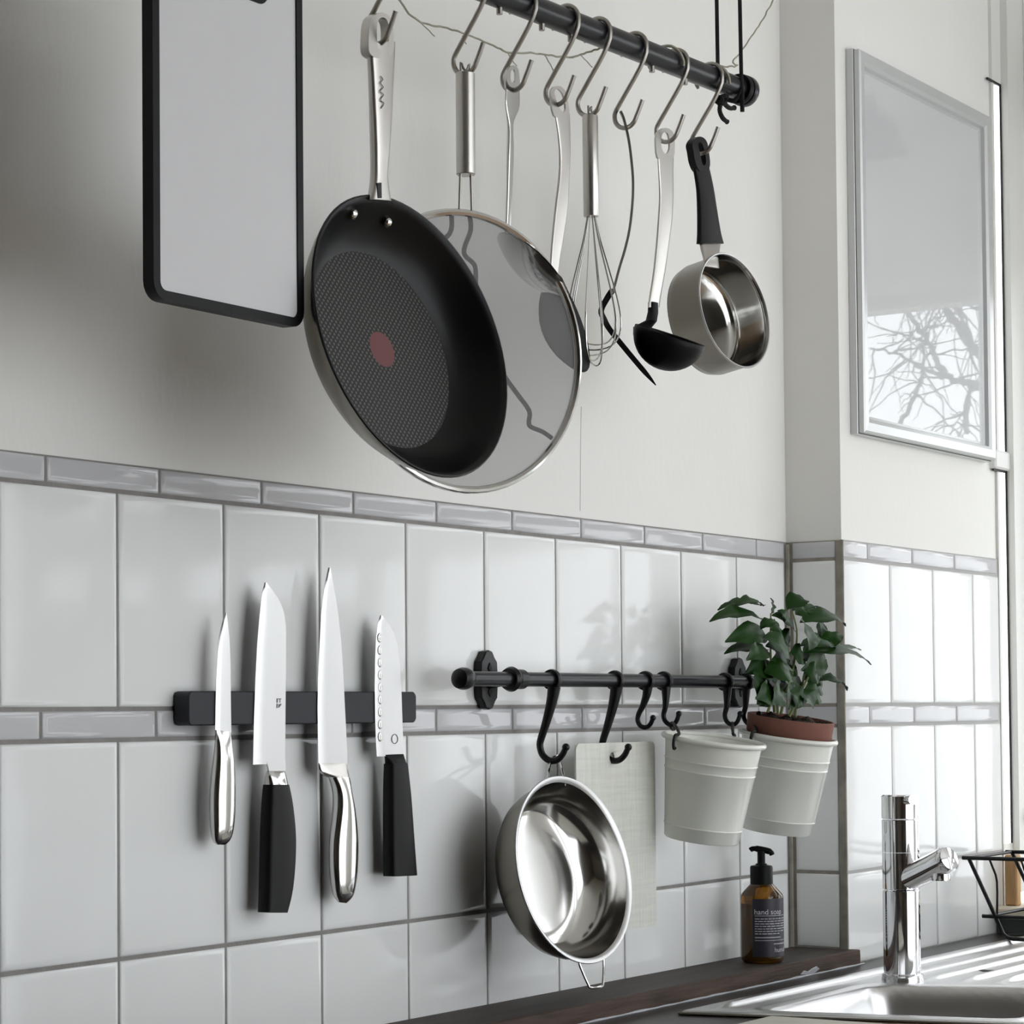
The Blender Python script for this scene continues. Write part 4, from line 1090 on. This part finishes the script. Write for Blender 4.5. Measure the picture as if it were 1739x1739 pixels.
# ------------------------------------------------------------------ buckets
tb = math.radians(8.8)
BA = Vector((0, -math.sin(tb), math.cos(tb)))
def bucket(px, py, Y, label):
    c = at(px, py, Y); b = empty('bucket', c-BA*0.125, label, 'bucket', 'white metal buckets on the rail')
    obj('shell', MB().lathe([(0, -0.121), (0.0440, -0.121), (0.0588, -0.002), (0.0602, 0.0), (0.0600, -0.004), (0.0577, -0.0245), (0.0584, -0.0252), (0.0584, -0.0262), (0.0575, -0.0270), (0.0565, -0.0365), (0.0571, -0.0372), (0.0571, -0.0382), (0.0562, -0.0390), (0.0488, -0.106), (0.0493, -0.1066), (0.0493, -0.1075), (0.0485, -0.1082), (0.0468, -0.1225), (0.0450, -0.1245), (0, -0.1240)], c, BA, 72), BUCKETM, b, ang=45)
    obj('rolled_rim', MB().lathe([(0.0592+0.0034+0.0034*math.cos(a*PI/6), 0.0006+0.0034*math.sin(a*PI/6)) for a in range(13)], c, BA, 72), BUCKETM, b)
    return c, b
c1_, bk1 = bucket(1212, 1258, -0.108, 'empty white metal bucket hanging tilted from the rail')
c2_, bk2 = bucket(1338, 1252, -0.108, 'white metal bucket holding the potted plant, hanging in the corner')
def link_chain(J, c, dx, dy, label):
    """link hung in the hook, and a small hook from the link over the bucket rim"""
    g = empty('bucket_link', J, label, 'link', 'black bucket links')
    dv = Vector((dx, dy, 0)).normalized(); dv = (dv-BA*dv.dot(BA)).normalized()
    Q = c+dv*0.0626+BA*0.0048; out = dv
    M = J.lerp(Q, 0.55)+Vector((0, 0, 0.004)); t = (M-J).normalized(); sv_ = t.cross(out).normalized()
    hl = (M-J).length/2+0.003; cn = (J+M)/2
    obj('link', MB().tube([cn+t*hl*math.cos(a*PI/8)+sv_*0.0042*math.sin(a*PI/8) for a in range(16)], 0.0017, 8, closed=True), BLACKMETAL, g)
    obj('rim_hook', MB().tube(smooth_path([M+Vector((0,0,-0.002)), M+t*0.004+Vector((0,0,0.003)), Q-out*0.002+BA*0.002, Q+out*0.0045, Q+out*0.0058-BA*0.009, Q+out*0.0040-BA*0.0165, Q+out*0.0015-BA*0.0150], 4), 0.0019, 8), BLACKMETAL, g)
link_chain(J4[5], c1_, -0.956, 0.287, 'black link between a short hook and the left of the empty bucket rim')
link_chain(J5[5], c1_, 0.95, 0.10, 'black link between a short hook and the right of the empty bucket rim')
link_chain(J6[5], c2_, -0.956, 0.287, 'black link beside the terracotta pot, on the plant bucket rim')

# ------------------------------------------------------------------ potted plant
pot = empty('plant_pot', c2_-BA*0.085, 'shallow terracotta pot of soil set in the corner bucket', 'pot')
pcn = c2_+Vector((0.002, 0.0, 0))
obj('pot_wall', MB().lathe([(0, -0.085), (0.040, -0.085), (0.0525, 0.0), (0.0560, 0.004), (0.0572, 0.0255), (0.0555, 0.0262), (0.0540, 0.0255), (0.0528, 0.010), (0.050, 0.006)], pcn, BA, 64), TERRA, pot, ang=40)
sv = []; sf = []; NR, NA = 12, 40
e1_ = Vector((1,0,0)); e2_ = BA.cross(e1_)
for i in range(NR+1):
    for k in range(NA):
        r_ = 0.0532*i/NR; a = 2*PI*k/NA
        h = 0.021+0.010*noise.noise(Vector((r_*70*math.cos(a), r_*70*math.sin(a), 3)))+0.004*(1-i/NR)
        if i == NR: h = 0.0205
        sv.append(pcn+BA*h+(e1_*math.cos(a)+e2_*math.sin(a))*r_)
for i in range(NR):
    for k in range(NA):
        l = (k+1) % NA; sf.append((i*NA+k, i*NA+l, (i+1)*NA+l, (i+1)*NA+k))
obj('soil', MB().add(sv, sf), SOILM, pot, smooth=False)
plant = empty('potted_plant', pcn+BA*0.024, 'leafy dark green coffee plant growing in the terracotta pot', 'plant')
PO, PS = (1190, 1000), 300/1739.0
def PP(x, y, dy=0.0):
    q = zp(PO, PS, [(x, y)])[0]; return at(q[0], q[1], pcn.y+dy)
def leaf(base, tip, w, arch, face):
    """pointed leaf with a folded midrib"""
    L_ = (tip-base); ln = L_.length; ax = L_.normalized()
    fc = (face-ax*face.dot(ax)).normalized(); sdv = ax.cross(fc)
    nu, nv = 9, 6; vs = []; fs = []
    for i in range(nu+1):
        t = i/nu
        hw = w/2*(math.sin(PI*min(1, t**0.85))**0.9)*(1-0.25*t) + 0.0006
        cen = base+ax*(ln*t)+fc*(arch*math.sin(PI*t))
        for k in range(nv+1):
            s_ = -1+2*k/nv
            wav = 0.0016*math.sin(t*17+k)*abs(s_)
            vs.append(cen+sdv*(hw*s_)+fc*(abs(s_)*hw*0.28-abs(s_)**2*hw*0.12+wav))
    for i in range(nu):
        for k in range(nv):
            a = i*(nv+1)+k; fs.append((a, a+1, a+nv+2, a+nv+1))
    return MB().add(vs, fs)
LEAVES = [ # base, tip (zoom px), width mm, arch mm, depth at base / tip (mm, - is towards the room), facing (x,y,z)
 (600,165,165,205,22,10,0,20,(0,-.4,1)), (600,300,85,318,30,16,-5,10,(0,-.6,1)), (690,250,690,90,22,3,0,0,(.3,-1,.2)),
 (850,200,1045,125,30,14,0,-8,(0,-.6,1)), (900,215,1215,235,22,12,15,20,(0,-.3,1)), (975,330,1430,365,30,20,0,-15,(0,-.8,1)),
 (640,450,240,520,34,14,-6,6,(0,-.9,.6)), (660,600,230,635,26,10,4,14,(0,-.5,.8)), (615,470,880,720,44,10,-15,-34,(0.1,-.9,.5)),
 (585,395,745,325,16,8,-10,-14,(0,-.6,1)), (930,420,700,255,30,8,-4,6,(0,-.8,.6)), (1000,320,1065,605,46,8,-16,-36,(.1,-1,.35)),
 (1180,570,1395,455,24,8,-6,-14,(0,-.7,.8)), (1090,620,1580,600,18,10,10,16,(0,-.5,1)), (1010,630,1680,745,28,20,-12,-24,(0,-.7,1)),
 (1230,690,990,800,34,6,-8,-16,(0,-1,.2)), (660,770,440,830,40,14,-10,-6,(0,-.9,.5)), (620,820,905,920,38,16,-22,-40,(0,-.9,.6)),
 (600,850,560,1140,50,8,-14,-22,(-.2,-1,.2)), (970,1000,1110,1175,48,6,-22,-38,(.1,-1,.3)), (1170,900,1445,1000,26,12,-10,-22,(0,-.6,1)),
 (1090,770,1200,870,26,6,2,-6,(0,-1,.4)), (700,900,730,1140,44,6,-18,-26,(0,-1,0)), (840,900,870,1190,46,6,-16,-28,(.1,-1,0)),
 (920,960,950,1180,40,6,-10,-20,(.1,-1,.1)), (680,400,785,390,22,5,-4,-8,(0,-1,.5)), (770,440,870,560,30,6,4,0,(0,-1,.3)),
 (640,1040,575,1150,22,4,-12,-16,(0,-1,.2)), (1000,700,1200,640,34,8,8,14,(0,-.8,.6)), (900,700,760,820,36,6,6,2,(0,-1,.3)),
 (1000,880,1180,800,36,6,6,10,(0,-1,.3)), (930,250,1010,180,24,6,4,2,(0,-.8,.5)), (960,860,820,1000,36,6,0,-6,(0,-1,.2)),
 (1080,900,1190,1010,34,6,6,8,(.1,-1,.2)), (560,760,640,690,30,8,4,6,(0,-.8,.6)), (1150,480,1200,330,30,6,8,10,(0,-1,.3)),
 (620,170,330,160,24,10,-4,4,(0,-.5,1)), (980,560,1330,590,22,12,-14,-22,(0,-.7,.9)), (640,600,450,700,26,8,-16,-22,(0,-.8,.6)), (960,240,1150,200,24,8,6,10,(0,-.6,.9)),
 (700,1010,540,1080,34,8,-20,-26,(0,-1,.3)), (1010,1010,1180,1090,36,8,-14,-22,(0,-1,.4)), (780,980,700,1130,34,6,-26,-34,(0,-1,.2)), (880,1000,1000,1160,36,6,-24,-32,(0,-1,.3)),
 (760,640,640,560,28,8,-10,-14,(0,-.9,.5)), (1060,560,1170,470,26,6,-8,-12,(0,-.9,.5)), (830,330,760,210,24,6,-2,2,(0,-.9,.5)), (860,760,700,700,34,8,-20,-28,(0,-.9,.5)), (1020,820,1150,900,36,8,-18,-26,(0,-1,.4)),
 (880,620,1010,720,34,6,-6,-12,(0,-1,.4)), (700,820,620,1000,34,6,2,0,(0,-1,.2))]
for (bx0, by0, tx, ty_, w, arch, d0, d1, fcv) in LEAVES:
    obj('leaf', leaf(PP(bx0, by0, d0/1000), PP(tx, ty_, d1/1000), w*1.12/1000, arch/1000*0.7, Vector(fcv)), LEAFM, plant, ang=60)
for pts in ([(725,1215,0), (715,1000,0), (690,700,2), (688,420,0), (690,240,0)], [(790,1230,-4), (830,1050,-8), (900,820,-6), (935,600,-2), (945,400,0), (900,220,0)],
            [(870,1260,-8), (940,1100,-10), (1000,940,-8), (1030,750,-4), (990,640,-6)], [(930,1270,0), (960,1080,0), (1090,800,2), (1180,590,0), (1190,440,2)],
            [(660,1215,4), (690,1060,-2), (620,860,-8)], [(760,1235,-8), (745,1080,-8), (700,920,-10)]):
    pth = smooth_path([PP(a, b, d_/1000) for a, b, d_ in pts], 4)
    obj('stem', MB().tube(pth, [0.0021-0.0011*i/(len(pth)-1) for i in range(len(pth))], 7), STEMM, plant)

# ------------------------------------------------------------------ soap bottle
sb = atz(1295, 1634, Z_LEDGE); srad = 0.0283
bo = empty('soap_bottle', sb, 'amber pump bottle of hand soap with dark label, standing on the ledge', 'soap bottle')
zz = lambda py: atp(1295, py, sb, WHv).z-Z_LEDGE
hb, hs_, hn, hc0, hc1, hp0, hp1 = zz(1634), zz(1518), zz(1497), zz(1497), zz(1465), zz(1465), zz(1440)
obj('glass', MB().lathe([(0, 0.0008), (srad-0.004, 0.0), (srad-0.0008, 0.003), (srad, 0.007), (srad, hs_-0.003), (srad-0.001, hs_), (0.0130, hn-0.001), (0.0122, hn+0.001), (0, hn+0.001)], sb, (0,0,1), 56), AMBER, bo, ang=40)
fillm = mat('amber_soap', (0.05, 0.022, 0.003, 1), 0.25)
obj('soap_fill', MB().lathe([(0, 0.004), (srad-0.004, 0.004), (srad-0.003, 0.008), (srad-0.003, hs_-0.012), (0, hs_-0.012)], sb, (0,0,1), 40), fillm, bo)
l0, l1 = zz(1622), zz(1524)
va = math.atan2((CAM-sb).y, (CAM-sb).x)
def cyl(ang, h, r_=srad+0.0003): return sb+Vector((r_*math.cos(ang), r_*math.sin(ang), h))
lb = []
A0, A1 = va+math.asin((1279-1295.0)/(srad*F_PX/((sb-CAM).dot(FW)))), va+0.95*PI
for i in range(49):
    a = A0+(A1-A0)*i/48
    lb.append([cyl(a, l0), cyl(a, l1), cyl(a, l1, srad-0.0002), cyl(a, l0, srad-0.0002)])
lab = obj('label', MB().rings(lb), LABELM, bo, ang=60, label='dark wrap-around label')
def ang_at(px):
    k = max(-0.999, min(0.999, (px-1295.0)/(srad*F_PX/((sb-CAM).dot(FW)))))
    return va+math.asin(k)
def label_text(txt, px, py, size, name):
    cu = bpy.data.curves.new('t', 'FONT'); cu.body = txt; cu.size = size
    to = bpy.data.objects.new('t', cu); COL.objects.link(to)
    bpy.context.view_layer.update()
    me = bpy.data.meshes.new_from_object(to.evaluated_get(bpy.context.evaluated_depsgraph_get()))
    bpy.data.objects.remove(to)
    g = MB(); h0 = zz(py); a0 = ang_at(px)
    g.add([cyl(a0+v.co.x/srad, h0+v.co.y, srad+0.0006) for v in me.vertices], [tuple(p.vertices) for p in me.polygons])
    bpy.data.meshes.remove(me)
    return obj(name, g, PRINTW, lab, smooth=False, kind='stuff')
label_text('hand soap', 1282, 1550, 0.0098, 'title_lettering')
label_text('humdakin', 1315, 1614, 0.0090, 'maker_lettering')
pr = MB()
def strip(px0, px1, py, t):
    h = zz(py); a0, a1 = ang_at(px0), ang_at(px1); n = 8
    rg = [[cyl(a0+(a1-a0)*i/n, h-t/2, srad+0.0004), cyl(a0+(a1-a0)*i/n, h+t/2, srad+0.0004), cyl(a0+(a1-a0)*i/n, h+t/2, srad+0.0006), cyl(a0+(a1-a0)*i/n, h-t/2, srad+0.0006)] for i in range(n+1)]
    pr.rings(rg)
strip(1283, 1333, 1552.5, 0.0005)
for k, (e_) in enumerate((1333, 1333, 1332, 1333, 1332, 1333, 1326)):
    x = 1283.0
    while x < e_-2:
        w = random.uniform(3, 8); strip(x, min(x+w, e_), 1557.5+k*4.2, 0.0009); x += w+1.3
strip(1283, 1325, 1589, 0.0010); strip(1283, 1333, 1594, 0.0005); strip(1314, 1332, 1600, 0.0010)
obj('small_print', pr, PRINTW, lab, smooth=False, kind='stuff')
cap = obj('pump_collar', MB().lathe([(0, 0), (0.0142, 0), (0.0150, 0.001), (0.0150, hc1-hc0-0.002), (0.0140, hc1-hc0), (0.0080, hc1-hc0+0.001), (0.0070, hc1-hc0+0.003), (0, hc1-hc0+0.003)], sb+Vector((0,0,hn-0.004)), (0,0,1), 40), BLACKPLASTIC, bo)
pu = obj('pump_stem', MB().tube([sb+Vector((0,0,hp0-0.004)), sb+Vector((0,0,hp1-0.004))], 0.0052, 20), BLACKPLASTIC, bo)
hdv = (RH*0.97+Vector((0,0,-0.16))).normalized(); hp = sb+Vector((0,0,hp1-0.0035))
g = MB().tube(smooth_path([hp-hdv*0.0150+Vector((0,0,-0.002)), hp-hdv*0.0115+Vector((0,0,0.0006)), hp-hdv*0.004+Vector((0,0,0.0016)), hp+hdv*0.006+Vector((0,0,0.0012)), hp+hdv*0.0125, hp+hdv*0.0148+Vector((0,0,-0.0035))], 4), [0.0022]+[0.0034]*6+[0.0042]*9+[0.0036]*4+[0.0030], 14)
obj('pump_spout', g, BLACKPLASTIC, pu)

# ------------------------------------------------------------------ things at the right edge: dish rack, wooden board, pale board
XD = 1.86
zr0 = Z_WORK+0.0125
def D(px, py, x=XD): return atp(px, py, (x, -0.2, -0.3), Vector((1,0,0)))
dr_ = empty('dish_rack', (XD+0.09, -0.32, zr0), 'black wire dish rack standing on the drainboard', 'dish rack')
wy0 = D(1645, 1458).y; wym = D(1677, 1555).y; wyb = D(1708, 1601).y
zt_, zm_ = D(1645, 1457).z, D(1677, 1556).z
cyr = -0.355
def mir(y): return 2*cyr-y
for xx in (XD, XD+0.17):
    fpth = [(xx, wy0, zt_), (xx, (wy0+wyb)/2, (zt_+zr0)/2), (xx, wyb+0.004, zr0+0.007), (xx, wyb-0.003, zr0+0.002), (xx, wyb-0.012, zr0), (xx, mir(wyb-0.012), zr0), (xx, mir(wyb-0.003), zr0+0.002), (xx, mir(wyb+0.004), zr0+0.007), (xx, mir(wy0), zt_)]
    obj('end_frame', MB().tube(fpth, 0.0030, 10), BLACKMETAL, dr_)
    obj('top_wire', MB().tube([(xx, wy0+0.010, zt_), (xx, mir(wy0+0.010), zt_)], 0.0030, 10), BLACKMETAL, dr_)
    obj('middle_wire', MB().tube([(xx, wym+0.008, zm_), (xx, mir(wym+0.008), zm_)], 0.0028, 10), BLACKMETAL, dr_)
for (y, z) in ((wy0, zt_), (mir(wy0), zt_), (wym, zm_), (mir(wym), zm_)):
    obj('long_wire', MB().tube([(XD, y, z), (XD+0.17, y, z)], 0.0025, 8), BLACKMETAL, dr_)
for k in range(9):
    y = wym-0.010-k*(abs(mir(wym)-wym)-0.02)/8
    yt = wy0-0.030-k*(abs(mir(wy0)-wy0)-0.06)/8
    for xx, s_ in ((XD+0.004, 1), (XD+0.166, -1)):
        obj('tine', MB().tube(smooth_path([(xx, yt, zt_+0.002), (xx+0.006*s_, yt-(yt-y)*0.35, zt_-0.012), (xx+0.010*s_, y, zt_-0.035), (xx+0.008*s_, y, zm_)], 3), 0.0017, 7), BLACKMETAL, dr_)

wbx = 2.075
o = obj('wooden_block', MB().box((wbx, D(1727, 1500, wbx).y, -0.3178), (wbx+0.018, D(1706, 1500, wbx).y, D(1715, 1452, wbx).z), 0.002), WOODL)
tag(o, 'small upright light wood block standing on the window board', 'block')
o = obj('pale_board', MB().box((0.55, -0.56, Z_WORK+0.0004), (0.905, -0.288, Z_WORK+0.0105), 0.003), PALEBOARD)
tag(o, 'pale board lying on the worktop in front of the sink corner', 'board')

# ------------------------------------------------------------------ what the mirror glass reflects: shelf plant, tree outside
GYP = PY-0.0068
def refl(px, py, X):
    d_ = FW + RT*((px-PCX)/F_PX) - UP*((py-PCY)/F_PX)
    p = CAM + d_*((GYP-CAM.y)/d_.y); d_ = Vector((d_.x, -d_.y, d_.z))
    return p + d_*((X-p.x)/d_.x)
xs_ = XE-0.055
q0, q1 = refl(1468, 250, xs_), refl(1521, 246, xs_)
ya_, yb_ = min(q0.y, q1.y), max(q0.y, q1.y)
sh = obj('trailing_plant_shelf', MB().box((xs_-0.05, ya_-0.05, q0.z-0.011), (XE-0.0005, yb_, q0.z-0.001), 0.002), BLACKMETAL)
tag(sh, 'small dark shelf above the tall end window, seen only as a reflection', 'shelf')
tpl = empty('shelf_plant', (xs_, (ya_+yb_)/2, q0.z), 'small bushy plant on the shelf, seen reflected in the mirror glass', 'plant')
for k in range(46):
    b = Vector((xs_+random.uniform(-0.03, 0.03), random.uniform(ya_-0.03, yb_-0.006), q0.z+random.uniform(0, 0.02)))
    hgt = random.uniform(0.02, 0.05)+(0.04 if b.y < (ya_+yb_)/2 else 0)
    t_ = b+Vector((random.uniform(-0.02, 0.02), random.uniform(-0.02, 0.012), hgt))
    obj('leaf', leaf(b, t_, random.uniform(0.008, 0.014), 0.003, Vector((random.uniform(-1, 0), random.uniform(-.6, .6), .4))), LEAFM, tpl, ang=60)

XT = 6.0
tree = empty('bare_tree', (XT, -1.0, -4.0), 'bare leafless tree outside the end window, reflected in the mirror glass', 'tree')
def branch(P_, r0, r1, name='branch'):
    p = smooth_path(P_, 5); n_ = len(p)
    p = [q+Vector((0, random.uniform(-.006, .006), random.uniform(-.006, .006))) for q in p]
    obj(name, MB().tube(p, [r0+(r1-r0)*i/(n_-1) for i in range(n_)], 8), BARK, tree); return p
trunk_top = refl(1700, 640, XT)
obj('trunk', MB().tube(smooth_path([Vector((XT, -1.0, -4.0)), Vector((XT, -0.95, -1.5)), refl(1720, 760, XT), trunk_top], 6), [0.10-0.06*i/18 for i in range(19)], 10), BARK, tree)
mains = [([(1700,640),(1650,590),(1620,545),(1590,500),(1565,450),(1540,415),(1510,400),(1478,365)], 11, 5),
         ([(1720,700),(1660,655),(1620,645),(1595,620),(1575,580),(1550,545),(1520,505),(1480,475)], 9, 4),
         ([(1690,600),(1655,410),(1630,380),(1610,340),(1580,310),(1540,295),(1500,285),(1480,265)], 8, 3),
         ([(1640,560),(1625,520),(1610,440),(1590,370),(1560,310),(1545,290)], 5, 2),
         ([(1600,640),(1560,620),(1520,600),(1480,590)], 5, 2.5), ([(1640,735),(1640,690),(1650,655)], 7, 5),
         ([(1530,718),(1560,660),(1570,590),(1580,540)], 6, 2), ([(1690,470),(1650,415),(1600,400),(1570,370),(1530,350),(1490,320)], 5, 2),
         ([(1655,600),(1640,540),(1620,480),(1605,400),(1600,330)], 3, 1.5), ([(1700,560),(1650,520),(1615,500),(1590,470)], 4, 2)]
for pts, r0, r1 in mains:
    p = branch([refl(a, b, XT+random.uniform(-.25, .25)) for a, b in pts], r0*0.62/430.0, r1*0.62/430.0)
    for k in range(9):
        s_ = random.choice(p[len(p)//6:]); an = random.uniform(0, 2*PI); ln = random.uniform(.08, .34)
        d_ = Vector((random.uniform(-.2, .2), math.cos(an), math.sin(an)))*ln
        q = branch([s_, s_+d_*0.5+Vector((0, random.uniform(-.04, .04), random.uniform(-.04, .04))), s_+d_], 1.6/430, 0.6/430, 'twig')
        for h in range(2):
            an2 = an+random.uniform(-1, 1); s2 = random.choice(q); branch([s2, s2+Vector((0, math.cos(an2), math.sin(an2)))*ln*0.5], 1.0/430, 0.5/430, 'twig')
o = structure('ground_outside', MB().box((XE+0.4, -14, -4.1), (30, 14, -4.0)), GROUNDM, 'garden ground below the windows')

obj('hairline_crack', MB().tube([at(987, 690, 0.0040)+Vector((random.uniform(-.0006,.0006),0,0)), at(986, 740, 0.0040), at(985, 800, 0.0040)+Vector((0.0005,0,0)), at(985, 868, 0.0040)], 0.00035, 5), GROUT, wall_back)
